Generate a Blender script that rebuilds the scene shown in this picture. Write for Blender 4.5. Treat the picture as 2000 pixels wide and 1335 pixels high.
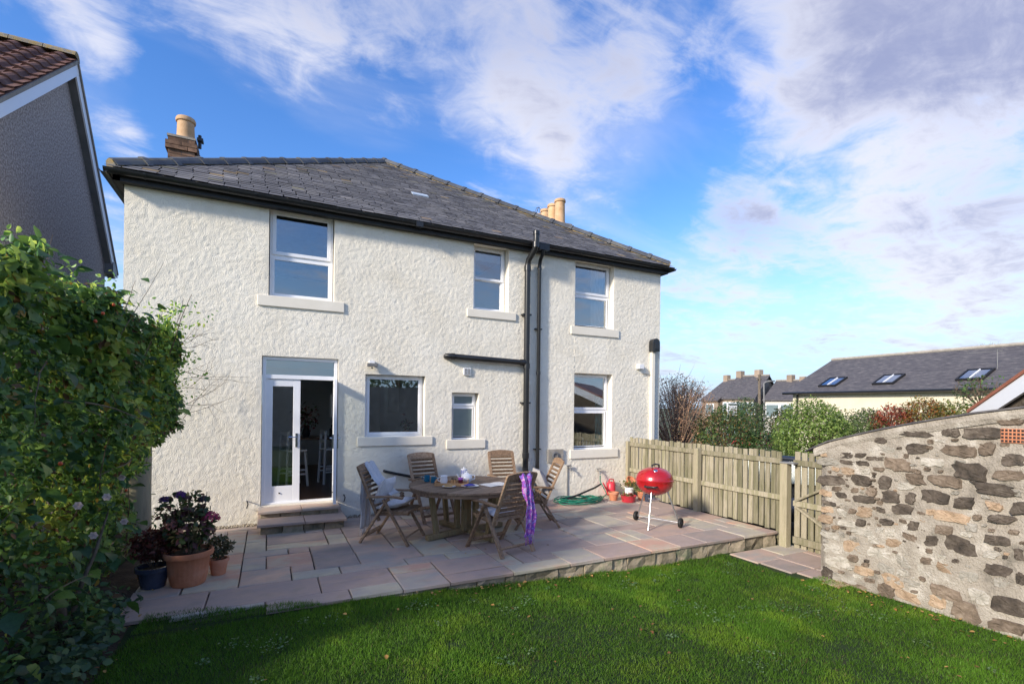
import bpy, bmesh, math, random
import numpy as np
from mathutils import Vector, Matrix
random.seed(7); rng = np.random.default_rng(7)
R = math.radians
S = bpy.context.scene
COL = S.collection
for o in list(bpy.data.objects): bpy.data.objects.remove(o)

# ------------------------------------------------------------------ camera
FPX, YAW, ROLL, PY0 = 962.5, 0.458639, 0.0111787, 792.5
CAMZ = 1.85
cd = bpy.data.cameras.new('camera'); cam = bpy.data.objects.new('camera', cd); COL.objects.link(cam)
cam.location = (0, 0, CAMZ)
cd.sensor_width = 36; cd.lens = 36 * FPX / 2000; cd.shift_y = (PY0 - 667.5) / 2000
cd.clip_end = 3000; cd.clip_start = .05
Fv = Vector((math.sin(YAW), math.cos(YAW), 0)); Rv = Vector((math.cos(YAW), -math.sin(YAW), 0)); Uv = Vector((0, 0, 1))
R2 = Rv * math.cos(ROLL) + Uv * math.sin(ROLL); U2 = Uv * math.cos(ROLL) - Rv * math.sin(ROLL)
cam.matrix_world = Matrix.Translation((0, 0, CAMZ)) @ Matrix((R2, U2, -Fv)).transposed().to_4x4()
S.camera = cam
CAMP = Vector((0, 0, CAMZ))
def ray(x, y): return Fv * FPX + R2 * (x - 1000) + U2 * (PY0 - y)
def at(x, y, d): return CAMP + ray(x, y) * (d / FPX)          # survey helper: bearing + distance -> point in the garden
def onx(x, y, X): r = ray(x, y); return CAMP + r * (X / r.x)
def ony(x, y, Y): r = ray(x, y); return CAMP + r * (Y / r.y)
def onz(x, y, z): r = ray(x, y); return CAMP + r * ((z - CAMZ) / r.z)

# ------------------------------------------------------------------ sun, sky, exposure
SUN = Vector((-0.86, -0.32, 0.42)).normalized()               # towards the sun
sl = bpy.data.lights.new('sun', 'SUN'); sl.energy = 2.0; sl.angle = R(6.0); sl.color = (1, .90, .76)
so = bpy.data.objects.new('sun', sl); COL.objects.link(so)
so.rotation_euler = SUN.to_track_quat('Z', 'Y').to_euler(); so.location = (-20, -8, 12)
W = bpy.data.worlds.new('World'); S.world = W; W.use_nodes = True
S.view_settings.view_transform = 'Standard'; S.view_settings.look = 'None'; S.view_settings.gamma = 1
S.view_settings.exposure = 1.56
S.view_settings.use_curve_mapping = False
def build_world():
    nt = W.node_tree; nt.nodes.clear(); N = nt.nodes.new; L = nt.links.new
    def math_(op, a, b=None, c=None, clamp=False):
        n = N('ShaderNodeMath'); n.operation = op; n.use_clamp = clamp
        for i, v in enumerate((a, b, c)):
            if v is None: continue
            if isinstance(v, (int, float)): n.inputs[i].default_value = v
            else: L(v, n.inputs[i])
        return n.outputs[0]
    sky = N('ShaderNodeTexSky'); sky.sky_type = 'NISHITA'; sky.sun_disc = False
    sky.sun_elevation = math.asin(SUN.z); sky.sun_rotation = math.atan2(SUN.x, SUN.y)
    sky.air_density = 1.0; sky.dust_density = .6; sky.ozone_density = 2.0
    hs = N('ShaderNodeHueSaturation'); hs.inputs['Hue'].default_value = .513; hs.inputs['Saturation'].default_value = 1.32; hs.inputs['Value'].default_value = .95
    L(sky.outputs[0], hs.inputs['Color'])
    tc = N('ShaderNodeTexCoord'); nrm = N('ShaderNodeVectorMath'); nrm.operation = 'NORMALIZE'; L(tc.outputs['Generated'], nrm.inputs[0])
    sep = N('ShaderNodeSeparateXYZ'); L(nrm.outputs[0], sep.inputs[0])
    dz = math_('ADD', math_('MAXIMUM', sep.outputs[2], 0.0), 0.16)
    u = math_('DIVIDE', sep.outputs[0], dz); v = math_('DIVIDE', sep.outputs[1], dz)
    cmb = N('ShaderNodeCombineXYZ'); L(u, cmb.inputs[0]); L(v, cmb.inputs[1])
    # wind-drawn layer: stretched along the wind
    mp = N('ShaderNodeMapping'); mp.inputs['Rotation'].default_value = (0, 0, R(-52)); mp.inputs['Scale'].default_value = (.60, 1.15, 1)
    L(cmb.outputs[0], mp.inputs[0])
    def noise(vec, sc, det, rough, dist=0, off=(0, 0, 0)):
        m = N('ShaderNodeMapping'); m.inputs['Location'].default_value = off; L(vec, m.inputs[0])
        n = N('ShaderNodeTexNoise'); n.inputs['Scale'].default_value = sc; n.inputs['Detail'].default_value = det
        n.inputs['Roughness'].default_value = rough; n.inputs['Distortion'].default_value = dist
        L(m.outputs[0], n.inputs['Vector']); return n.outputs['Fac']
    big = noise(mp.outputs[0], .9, 2, .5, .3, (3.1, 1.7, 0))
    fine = noise(mp.outputs[0], 3.6, 9, .64, .7, (1.3, 5.2, 0))
    puff = noise(cmb.outputs[0], 8.5, 5, .6, .7, (4, 2, 0))
    veil = noise(mp.outputs[0], 1.7, 5, .6, .5, (8.3, 3.3, 0))
    # cloud banks standing where the photograph has them (bearing, spread, amount)
    bias = None
    for px, py, spread, amt in CLOUDS:
        d = ray(px, py).normalized()
        dp = N('ShaderNodeVectorMath'); dp.operation = 'DOT_PRODUCT'; L(nrm.outputs[0], dp.inputs[0]); dp.inputs[1].default_value = d
        e = math_('MULTIPLY', math_('SUBTRACT', dp.outputs['Value'], 1.0), 1.0 / (1 - math.cos(R(spread))))
        g = math_('MULTIPLY', math_('POWER', 2.718, e), amt)
        bias = g if bias is None else math_('ADD', bias, g)
    den = math_('ADD', math_('ADD', math_('MULTIPLY', big, .50), math_('MULTIPLY', fine, .66)), math_('MULTIPLY', puff, .40))
    den = math_('ADD', den, bias)
    def ramp(v, a, b, lo=0, hi=1):
        mr = N('ShaderNodeMapRange'); mr.interpolation_type = 'SMOOTHSTEP'; L(v, mr.inputs[0])
        mr.inputs[1].default_value = a; mr.inputs[2].default_value = b; mr.inputs[3].default_value = lo; mr.inputs[4].default_value = hi; return mr.outputs[0]
    cov = ramp(den, .70, 1.08, 0, .92)
    vl = ramp(math_('ADD', veil, math_('MULTIPLY', bias, .5)), .40, .85, 0, .30)
    cov = math_('SUBTRACT', 1.0, math_('MULTIPLY', math_('SUBTRACT', 1.0, cov), math_('SUBTRACT', 1.0, vl)))
    # thick parts go lavender grey underneath
    th = ramp(math_('ADD', den, math_('MULTIPLY', math_('SUBTRACT', big, .5), .8)), .86, 1.30)
    # pale haze towards the horizon
    hz = N('ShaderNodeMix'); hz.data_type = 'RGBA'; L(ramp(sep.outputs[2], .0, .34, .92, 0), hz.inputs[0]); L(hs.outputs[0], hz.inputs[6]); hz.inputs[7].default_value = (1.75, 2.55, 3.65, 1)
    cc = N('ShaderNodeMix'); cc.data_type = 'RGBA'; L(th, cc.inputs[0])
    cc.inputs[6].default_value = CLD_W; cc.inputs[7].default_value = CLD_G
    mx = N('ShaderNodeMix'); mx.data_type = 'RGBA'; L(cov, mx.inputs[0]); L(hz.outputs[2], mx.inputs[6]); L(cc.outputs[2], mx.inputs[7])
    bg = N('ShaderNodeBackground'); bg.inputs['Strength'].default_value = 0.100; L(mx.outputs[2], bg.inputs['Color'])
    out = N('ShaderNodeOutputWorld'); L(bg.outputs[0], out.inputs[0])
CLD_W, CLD_G = (3.2, 3.2, 3.5, 1), (1.3, 1.42, 2.15, 1)
CLOUDS = [(1870, 60, 12, .33), (1640, 60, 6, .16), (1680, 420, 4.5, .18), (1850, 540, 6, .26), (1000, 150, 5.5, .22), (1090, 290, 3.6, .18), (1220, 120, 4, .12), (1420, 520, 6, .10), (120, 50, 2.6, .24), (220, 110, 2.2, .24), (250, 262, 2.2, .22), (620, 130, 5, .14), (400, 90, 4, .06),
          (560, 330, 6, -.22), (840, 320, 3.5, -.20), (330, 200, 5, -.20), (1300, 350, 4.5, -.24), (30, 60, 3, -.2), (1430, 230, 4, -.12), (1320, 420, 3, -.1)]
build_world()
W.cycles.sampling_method = 'MANUAL'; W.cycles.sample_map_resolution = 256

# ------------------------------------------------------------------ helpers
WM = {}
def link(o, parent=None):
    COL.objects.link(o)
    if parent is not None:
        o.parent = parent; o.matrix_parent_inverse = WM.get(parent.name, Matrix()).inverted()
    return o
def tag(o, label=None, cat=None, group=None, kind=None):
    if label: o['label'] = label
    if cat: o['category'] = cat
    if group: o['group'] = group
    if kind: o['kind'] = kind
    return o
def thing(name, label, cat, loc=(0, 0, 0), rz=0, group=None):
    o = bpy.data.objects.new(name, None); COL.objects.link(o); o.empty_display_size = .1
    o.location = loc; o.rotation_euler = (0, 0, rz)
    WM[o.name] = Matrix.Translation(loc) @ Matrix.Rotation(rz, 4, 'Z')
    return tag(o, label, cat, group)
class MB:
    def __init__(s): s.v = []; s.f = []
    def add(s, vs, fs):
        n = len(s.v); s.v += [tuple(p) for p in vs]; s.f += [tuple(i + n for i in q) for q in fs]; return s
    def box(s, a, b, bev=0):
        (x0, y0, z0), (x1, y1, z1) = a, b
        x0, x1 = min(x0, x1), max(x0, x1); y0, y1 = min(y0, y1), max(y0, y1); z0, z1 = min(z0, z1), max(z0, z1)
        return s.add([(x0, y0, z0), (x1, y0, z0), (x1, y1, z0), (x0, y1, z0), (x0, y0, z1), (x1, y0, z1), (x1, y1, z1), (x0, y1, z1)],
                     [(0, 3, 2, 1), (4, 5, 6, 7), (0, 1, 5, 4), (1, 2, 6, 5), (2, 3, 7, 6), (3, 0, 4, 7)])
    def bar(s, p, q, w, h, up=(0, 0, 1)):
        p, q = Vector(p), Vector(q); d = (q - p).normalized(); a = d.cross(Vector(up))
        if a.length < 1e-4: a = d.cross(Vector((1, 0, 0)))
        a.normalize(); b = a.cross(d); a *= w / 2; b *= h / 2
        return s.add([p - a - b, p + a - b, p + a + b, p - a + b, q - a - b, q + a - b, q + a + b, q - a + b],
                     [(0, 3, 2, 1), (4, 5, 6, 7), (0, 1, 5, 4), (1, 2, 6, 5), (2, 3, 7, 6), (3, 0, 4, 7)])
    def tube(s, pts, r, n=8, cap=True):
        pts = [Vector(p) for p in pts]; rs = r if isinstance(r, (list, tuple)) else [r] * len(pts)
        rings = []; prev = None
        for i, p in enumerate(pts):
            d = (pts[min(i + 1, len(pts) - 1)] - pts[max(i - 1, 0)]).normalized()
            a = prev - d * prev.dot(d) if prev is not None else d.cross(Vector((0, 0, 1)) if abs(d.z) < .9 else Vector((1, 0, 0)))
            a.normalize(); prev = a; b = d.cross(a)
            rings.append([p + (a * math.cos(2 * math.pi * k / n) + b * math.sin(2 * math.pi * k / n)) * rs[i] for k in range(n)])
        vs = [p for rg in rings for p in rg]; fs = []
        for i in range(len(pts) - 1):
            for k in range(n): fs.append((i * n + k, i * n + (k + 1) % n, (i + 1) * n + (k + 1) % n, (i + 1) * n + k))
        if cap: fs += [tuple(range(n - 1, -1, -1)), tuple(range((len(pts) - 1) * n, len(pts) * n))]
        return s.add(vs, fs)
    def lathe(s, prof, c=(0, 0, 0), n=24, rib=None):
        vs = []; fs = []; m = len(prof)
        for k in range(n):
            a = 2 * math.pi * k / n
            for r, z in prof:
                rr = r * (rib(a, z) if rib else 1); vs.append((c[0] + rr * math.cos(a), c[1] + rr * math.sin(a), c[2] + z))
        for k in range(n):
            k2 = (k + 1) % n
            for i in range(m - 1): fs.append((k * m + i, k2 * m + i, k2 * m + i + 1, k * m + i + 1))
        return s.add(vs, fs)
    def prism(s, poly, z0, z1):
        n = len(poly)
        return s.add([(x, y, z0) for x, y in poly] + [(x, y, z1) for x, y in poly],
                     [tuple(range(n - 1, -1, -1)), tuple(range(n, 2 * n))] + [(i, (i + 1) % n, n + (i + 1) % n, n + i) for i in range(n)])
    def mesh(s, name, mat, smooth=False):
        me = bpy.data.meshes.new(name); me.from_pydata(s.v, [], s.f); me.materials.append(mat)
        if smooth:
            for p in me.polygons: p.use_smooth = True
        me.update(); return me
    def build(s, name, mat, parent=None, smooth=False, bevel=0, kind=None):
        o = bpy.data.objects.new(name, s.mesh(name, mat, smooth)); link(o, parent)
        if bevel:
            b = o.modifiers.new('bevel', 'BEVEL'); b.width = bevel; b.segments = 2; b.limit_method = 'ANGLE'; b.angle_limit = R(40)
        if smooth:
            try: o.data.set_sharp_from_angle(angle=R(45))
            except Exception: pass
        if kind: o['kind'] = kind
        return o
def inst(name, me, parent, loc=(0, 0, 0), rot=(0, 0, 0), scale=(1, 1, 1)):
    o = bpy.data.objects.new(name, me); link(o, parent); o.location = loc; o.rotation_euler = rot; o.scale = scale; return o
def copy_tree(o, parent=None):
    c = o.copy(); COL.objects.link(c); c.parent = parent
    for ch in [x for x in bpy.data.objects if x.parent == o]: copy_tree(ch, c)
    return c
def npmesh(name, verts, faces_flat, face_len, mat, parent=None, cols=None, smooth=False, kind=None):
    me = bpy.data.meshes.new(name); nv = len(verts); nf = len(faces_flat) // face_len
    me.vertices.add(nv); me.vertices.foreach_set('co', np.asarray(verts, np.float32).ravel())
    me.loops.add(nf * face_len); me.loops.foreach_set('vertex_index', np.asarray(faces_flat, np.int32).ravel())
    me.polygons.add(nf); me.polygons.foreach_set('loop_start', np.arange(nf, dtype=np.int32) * face_len)
    me.polygons.foreach_set('loop_total', np.full(nf, face_len, np.int32))
    if smooth: me.polygons.foreach_set('use_smooth', np.ones(nf, bool))
    if cols is not None:
        a = me.color_attributes.new('tint', 'FLOAT_COLOR', 'POINT'); c4 = np.ones((nv, 4), np.float32); c4[:, :3] = cols; a.data.foreach_set('color', c4.ravel())
    me.materials.append(mat); me.update(calc_edges=True); me.validate()
    o = bpy.data.objects.new(name, me); link(o, parent)
    if kind: o['kind'] = kind
    return o
def _h(ix, iy, iz, s):
    n = (ix * 374761393 + iy * 668265263 + iz * 1274126177 + s * 974711) & 0xffffffff
    n = ((n ^ (n >> 13)) * 1274126177) & 0xffffffff
    return ((n ^ (n >> 16)) & 0xffff) / 65535.0
def vnoise(p, s=0):
    p = np.asarray(p, np.float64); i = np.floor(p).astype(np.int64); f = p - i; f = f * f * (3 - 2 * f); out = 0
    for dx in (0, 1):
        for dy in (0, 1):
            for dz in (0, 1):
                w = (f[:, 0] if dx else 1 - f[:, 0]) * (f[:, 1] if dy else 1 - f[:, 1]) * (f[:, 2] if dz else 1 - f[:, 2])
                out = out + w * _h(i[:, 0] + dx, i[:, 1] + dy, i[:, 2] + dz, s)
    return out
def fbm(p, s=0, o=3):
    p = np.asarray(p, np.float64); t = 0; a = .5
    for k in range(o): t = t + a * vnoise(p * 2 ** k, s + k); a *= .5
    return t / (1 - .5 ** o)
def sstep(a, b, x): t = np.clip((x - a) / (b - a), 0, 1); return t * t * (3 - 2 * t)

# ------------------------------------------------------------------ materials
def M(name, cols, scale=6, rough=.8, bump=0, bscale=60, var=.12, metal=0, spec=.35, stretch=(1, 1, 1), attr=False, trans=0, coat=0, hvar=0, bdist=.01, pick=0, bdet=6, streak=0):
    m = bpy.data.materials.new(name); m.use_nodes = True; nt = m.node_tree; N = nt.nodes.new; L = nt.links.new
    b = nt.nodes['Principled BSDF']; b.inputs['Roughness'].default_value = rough; b.inputs['Metallic'].default_value = metal
    b.inputs['Specular IOR Level'].default_value = spec; b.inputs['Coat Weight'].default_value = coat
    tc = N('ShaderNodeTexCoord'); oi = N('ShaderNodeObjectInfo'); mp = N('ShaderNodeMapping'); mp.inputs['Scale'].default_value = stretch
    ad = N('ShaderNodeVectorMath'); ad.operation = 'MULTIPLY_ADD'; cx = N('ShaderNodeCombineXYZ')
    for i in range(3): L(oi.outputs['Random'], cx.inputs[i])
    L(cx.outputs[0], ad.inputs[0]); ad.inputs[1].default_value = (37, 91, 53); L(tc.outputs['Object'], ad.inputs[2]); L(ad.outputs[0], mp.inputs[0])
    nz = N('ShaderNodeTexNoise'); nz.inputs['Scale'].default_value = scale; nz.inputs['Detail'].default_value = 8; nz.inputs['Roughness'].default_value = .62; L(mp.outputs[0], nz.inputs['Vector'])
    rp = N('ShaderNodeValToRGB'); e = rp.color_ramp.elements
    while len(e) < len(cols): e.new(.5)
    for i, c in enumerate(cols):
        e[i].position = ((.32 + .36 * i / max(1, len(cols) - 1)) if pick < .6 else (.12 + .76 * i / max(1, len(cols) - 1))); e[i].color = (*c, 1)
    if pick:                                   # each piece picks its own stone colour
        mm = N('ShaderNodeMath'); mm.operation = 'MULTIPLY_ADD'; mm.inputs[1].default_value = pick; L(oi.outputs['Random'], mm.inputs[0])
        m2 = N('ShaderNodeMath'); m2.operation = 'MULTIPLY_ADD'; L(nz.outputs['Fac'], m2.inputs[0]); m2.inputs[1].default_value = 1 - pick * .6; m2.inputs[2].default_value = -.2 * pick
        L(m2.outputs[0], mm.inputs[2]); L(mm.outputs[0], rp.inputs[0])
    else: L(nz.outputs['Fac'], rp.inputs[0])
    col = rp.outputs[0]
    if attr:
        at_ = N('ShaderNodeAttribute'); at_.attribute_name = 'tint'; mu = N('ShaderNodeMix'); mu.data_type = 'RGBA'; mu.blend_type = 'MULTIPLY'
        mu.inputs[0].default_value = 1; L(col, mu.inputs[6]); L(at_.outputs['Color'], mu.inputs[7]); col = mu.outputs[2]
    if streak:                                 # weathering: rain streaks and grime patches
        sm = N('ShaderNodeMapping'); sm.inputs['Scale'].default_value = (3.2, 3.2, .35); L(tc.outputs['Object'], sm.inputs[0])
        sn = N('ShaderNodeTexNoise'); sn.inputs['Scale'].default_value = 1.6; sn.inputs['Detail'].default_value = 7; L(sm.outputs[0], sn.inputs['Vector'])
        sr = N('ShaderNodeMapRange'); L(sn.outputs['Fac'], sr.inputs[0]); sr.inputs[1].default_value = .52; sr.inputs[2].default_value = .75; sr.inputs[3].default_value = 0; sr.inputs[4].default_value = streak
        sx = N('ShaderNodeMix'); sx.data_type = 'RGBA'; L(sr.outputs[0], sx.inputs[0]); L(col, sx.inputs[6]); sx.inputs[7].default_value = (.30, .25, .17, 1); col = sx.outputs[2]
    hv = N('ShaderNodeHueSaturation'); L(col, hv.inputs['Color'])
    mv = N('ShaderNodeMapRange'); L(oi.outputs['Random'], mv.inputs[0]); mv.inputs[3].default_value = 1 - var; mv.inputs[4].default_value = 1 + var; L(mv.outputs[0], hv.inputs['Value'])
    L(hv.outputs[0], b.inputs['Base Color'])
    if bump:
        n2 = N('ShaderNodeTexNoise'); n2.inputs['Scale'].default_value = bscale; n2.inputs['Detail'].default_value = bdet; L(mp.outputs[0], n2.inputs['Vector'])
        bp = N('ShaderNodeBump'); bp.inputs['Strength'].default_value = bump; bp.inputs['Distance'].default_value = bdist; L(n2.outputs['Fac'], bp.inputs['Height']); L(bp.outputs[0], b.inputs['Normal'])
    if trans:
        tr = N('ShaderNodeBsdfTranslucent'); L(hv.outputs[0], tr.inputs['Color']); ms = N('ShaderNodeMixShader'); ms.inputs[0].default_value = trans
        L(b.outputs[0], ms.inputs[1]); L(tr.outputs[0], ms.inputs[2]); L(ms.outputs[0], nt.nodes['Material Output'].inputs['Surface'])
    return m
def glass(name, base=.10, tint=(.86, .9, .9), gl=(.95, .97, 1), rough=0.0):
    m = bpy.data.materials.new(name); m.use_nodes = True; nt = m.node_tree; nt.nodes.clear(); N = nt.nodes.new; L = nt.links.new
    fr = N('ShaderNodeFresnel'); fr.inputs['IOR'].default_value = 1.5
    ma = N('ShaderNodeMath'); ma.operation = 'MULTIPLY_ADD'; ma.use_clamp = True; L(fr.outputs[0], ma.inputs[0]); ma.inputs[1].default_value = 1.5; ma.inputs[2].default_value = base
    t = N('ShaderNodeBsdfTransparent'); t.inputs[0].default_value = (*tint, 1); g = N('ShaderNodeBsdfGlossy'); g.inputs['Roughness'].default_value = rough; g.inputs[0].default_value = (*gl, 1)
    x = N('ShaderNodeMixShader'); L(ma.outputs[0], x.inputs[0]); L(t.outputs[0], x.inputs[1]); L(g.outputs[0], x.inputs[2])
    o = N('ShaderNodeOutputMaterial'); L(x.outputs[0], o.inputs[0]); return m
m_harl = M('roughcast', [(.745, .69, .575), (.795, .745, .635), (.825, .78, .675)], 1.3, .9, .75, 70, .0, bdist=.014, spec=.15, bdet=9, streak=.07)
m_render = M('smooth_render', [(.72, .67, .57), (.78, .735, .64)], 3, .8, .15, 90, .03, spec=.2)
m_white = M('white_upvc', [(.78, .79, .82), (.82, .83, .85)], 3, .3, 0, 60, .02, spec=.5)
m_black = M('black_plastic', [(.011, .012, .014), (.018, .019, .021)], 5, .3, .05, 40, .05, spec=.5)
m_fascia = M('black_fascia', [(.012, .012, .013), (.022, .022, .024)], 5, .5, .05, 40, .05)
m_slate = M('slate', [(.10, .10, .113), (.14, .138, .15), (.19, .183, .187)], 2.2, .62, .3, 40, .0, attr=True, spec=.35)
m_ridge = M('ridge_tile', [(.055, .06, .072), (.085, .09, .10), (.15, .14, .11)], 3, .55, .3, 60, .2)
m_mort = M('lichen_mortar', [(.16, .14, .11), (.30, .22, .09), (.22, .2, .17), (.12, .12, .1)], 7, .95, .6, 60, .1)
m_lead = M('lead', [(.35, .42, .5), (.45, .52, .6)], 5, .4, .1, 40)
m_clay = M('chimney_clay', [(.46, .28, .14), (.56, .36, .20), (.62, .43, .27)], 5, .8, .2, 60, .1)
m_brick = M('sooty_brick', [(.08, .05, .035), (.17, .10, .065), (.24, .15, .10)], 9, .9, .4, 80, .3)
m_cement = M('cement', [(.24, .22, .19), (.34, .31, .27)], 6, .95, .5, 60)
m_pebble = M('pebbledash', [(.17, .14, .13), (.40, .35, .33), (.70, .64, .60)], 30, .95, .9, 90, 0, bdist=.02)
m_tile = M('brown_pantile', [(.085, .04, .03), (.135, .065, .048), (.17, .10, .075)], 6, .8, .3, 60, .25)
m_slab = M('sandstone', [(.33, .285, .255), (.45, .345, .29), (.40, .305, .265), (.48, .34, .265), (.36, .32, .28), (.44, .395, .29), (.46, .28, .205)], 2.6, .8, .45, 38, .17, pick=.72, stretch=(1, 1.7, 1), bdist=.007, streak=.35)
m_joint = M('patio_joint', [(.045, .04, .033), (.085, .075, .06)], 9, .95, .4, 60)
m_riser = M('riser_stone', [(.14, .13, .09), (.26, .22, .15), (.36, .30, .22), (.18, .19, .12)], 6, .9, .6, 40, .2, pick=.2)
m_lawn = M('lawn_soil', [(.012, .028, .006), (.02, .045, .008), (.03, .035, .012)], 4, .95, .5, 60)
m_blade = M('grass', [(.85, .85, .85), (1.1, 1.1, 1.1)], 2, .55, 0, 60, 0, attr=True, trans=.35, spec=.25)
m_soil = M('soil', [(.022, .016, .011), (.045, .032, .022), (.07, .05, .035)], 9, .95, .9, 40)
m_leaf = M('leaf', [(1.4, 1.4, 1.3), (1.9, 1.9, 1.75)], 3, .45, 0, 60, .15, attr=True, trans=.42, spec=.5)
m_leafb = [M('big_leaf', [c, tuple(min(1, x * 1.4) for x in c)], 8, .4, .1, 60, .3, trans=.35, spec=.45) for c in ((.065, .13, .028), (.045, .11, .045), (.14, .21, .04))]
m_bark = M('bark', [(.07, .055, .04), (.13, .105, .08), (.18, .155, .125)], 12, .95, .7, 50, .2)
m_twigl = M('pale_twig', [(.26, .165, .115), (.36, .24, .17)], 12, .9, 0, 50, .2)
m_twig = M('twig', [(.10, .075, .05), (.17, .13, .09)], 12, .9, 0, 50, .2)
m_post = M('round_post', [(.21, .185, .13), (.31, .27, .19), (.26, .25, .17)], 4, .9, .3, 30, 0, stretch=(3, 3, .5))
m_fence = M('fence_timber', [(.18, .17, .10), (.255, .23, .155), (.32, .285, .215), (.215, .20, .125)], 5, .9, .35, 60, .22, stretch=(4, 4, .5), pick=.3)
m_fpost = M('fence_post', [(.25, .225, .15), (.34, .30, .21), (.28, .26, .16)], 5, .9, .35, 60, .1, stretch=(4, 4, .5))
m_teak = M('weathered_teak', [(.15, .095, .057), (.25, .16, .098), (.34, .245, .165)], 7, .7, .3, 60, .12, stretch=(1, 5, 5), pick=.15)
m_teakg = M('mossy_teak', [(.15, .11, .055), (.25, .185, .10), (.21, .185, .09)], 7, .75, .3, 60, .12, stretch=(4, 4, .7))
m_top = M('table_teak', [(.11, .074, .05), (.19, .128, .088), (.27, .195, .14)], 6, .65, .3, 60, .15, stretch=(.8, 7, 5), pick=.2)
m_mortar = M('lime_mortar', [(.20, .18, .15), (.31, .275, .23), (.36, .325, .275), (.50, .465, .41)], 4.5, .95, .9, 55, 0, bdist=.02, bdet=10)
m_stone = {k: M('rubble_' + k, c, 9, .9, .8, 45, .2, bdist=.012) for k, c in dict(
    d=[(.04, .034, .028), (.085, .068, .054), (.15, .125, .10)], b=[(.09, .07, .052), (.16, .122, .09), (.25, .20, .155)],
    o=[(.24, .17, .11), (.34, .245, .165), (.40, .31, .225)], l=[(.24, .225, .19), (.34, .315, .27), (.43, .405, .36)]).items()}
m_terra = M('terracotta', [(.40, .15, .075), (.50, .20, .105), (.56, .27, .17)], 4, .75, .15, 40, .1)
m_blue = M('blue_glaze', [(.025, .035, .06), (.045, .06, .10)], 6, .25, .1, 30, .1, spec=.6)
m_red = M('red_enamel', [(.30, .010, .012), (.40, .010, .014), (.44, .016, .02)], 5, .24, .03, 25, 0, spec=.6, coat=.35)
m_redp = M('red_plastic', [(.55, .03, .05), (.62, .05, .07)], 2, .35, 0, 60, .1)
m_steel = M('brushed_steel', [(.55, .56, .58), (.68, .69, .70)], 3, .3, 0, 60, 0, metal=1)
m_rubber = M('black_rubber', [(.012, .012, .012), (.022, .022, .022)], 6, .6, .1, 60)
m_hose = M('green_hose', [(.012, .13, .085), (.02, .19, .12)], 6, .4, 0, 60)
m_cush = M('grey_cushion', [(.36, .345, .34), (.44, .425, .42)], 40, .95, .4, 300, .08, spec=.1)
m_pad = M('pale_cushion', [(.58, .56, .56), (.68, .67, .68)], 30, .95, .4, 300, .05, spec=.1)
m_blank = M('grey_blanket', [(.50, .51, .54), (.62, .63, .66)], 50, .98, .6, 200, .05, spec=.05)
m_scarf = M('purple_scarf', [(.06, .03, .28), (.40, .30, .66), (.18, .06, .46), (.55, .10, .40), (.58, .50, .74), (.08, .06, .36)], 16, .8, .3, 100, 0)
m_china = M('white_china', [(.76, .76, .77), (.82, .82, .82)], 3, .15, 0, 60, .02, spec=.6)
m_mug = M('teal_mug', [(.008, .10, .18), (.015, .16, .26)], 30, .2, 0, 60, .15, spec=.6)
m_tray = M('tray_wood', [(.42, .22, .09), (.55, .32, .15)], 10, .5, .1, 60, .05, stretch=(1, 5, 1))
m_jam = M('jam', [(.06, .008, .025), (.09, .012, .03)], 8, .12, 0, 60, 0, spec=.6)
m_biscuit = M('biscuit', [(.48, .30, .12), (.60, .40, .20)], 20, .9, .3, 80, .15)
m_paper = M('paper', [(.72, .70, .64), (.80, .78, .74)], 8, .8, 0, 60, .05)
m_bluepat = M('blue_pattern', [(.75, .76, .8), (.08, .10, .35), (.75, .76, .8), (.06, .08, .32)], 26, .25, 0, 60, 0)
m_room = M('room_plaster', [(.70, .70, .69), (.76, .76, .75)], 2, .9, 0, 60)
m_floor = M('wood_floor', [(.09, .04, .02), (.15, .07, .035)], 5, .35, 0, 60, 0, stretch=(1, 6, 1))
m_cab = M('kitchen_cabinet', [(.60, .60, .58), (.66, .66, .64)], 3, .4, 0, 60)
m_curtain = M('curtain', [(.62, .62, .62), (.70, .70, .70)], 3, .9, 0, 60, trans=.3)
m_teal = M('teal_curtain', [(.16, .38, .36), (.2, .45, .42)], 3, .9, 0, 60)
m_pane = glass('window_glass', .12)
m_frost = M('frosted_glass', [(.12, .17, .18), (.16, .21, .22)], 3, .25, .1, 200, 0, spec=.6)
m_chrome = M('chrome', [(.6, .6, .6), (.7, .7, .7)], 3, .15, 0, 60, 0, metal=1)
m_grey = M('grey_metal', [(.16, .16, .16), (.22, .22, .22)], 3, .5, 0, 60)
m_cream = M('cream_render', [(.62, .56, .42), (.70, .63, .49)], 1.5, .9, .3, 40, .03)
m_fslate = M('far_slate', [(.050, .048, .054), (.078, .073, .08), (.10, .094, .098), (.17, .155, .15)], 5.5, .75, .5, 14, .05, stretch=(.6, .6, 4))
m_far = M('far_render', [(.50, .47, .42), (.58, .55, .50)], 1, .9)
m_farb = M('far_stone', [(.25, .19, .14), (.34, .27, .21)], 1, .9, .3, 9)
m_carb = M('dark_car_paint', [(.012, .015, .022), (.016, .02, .028)], 2, .15, 0, 60, 0, coat=1)
m_asph = M('asphalt', [(.045, .045, .047), (.065, .065, .066)], 9, .95, .4, 50)
m_field = M('field', [(.05, .075, .03), (.08, .10, .045), (.10, .09, .05)], .15, .95, .3, 4)
m_orange = M('fallen_leaf', [(.30, .14, .04), (.42, .28, .10), (.24, .10, .04)], 9, .8, 0, 60, .4, attr=True)

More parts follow.
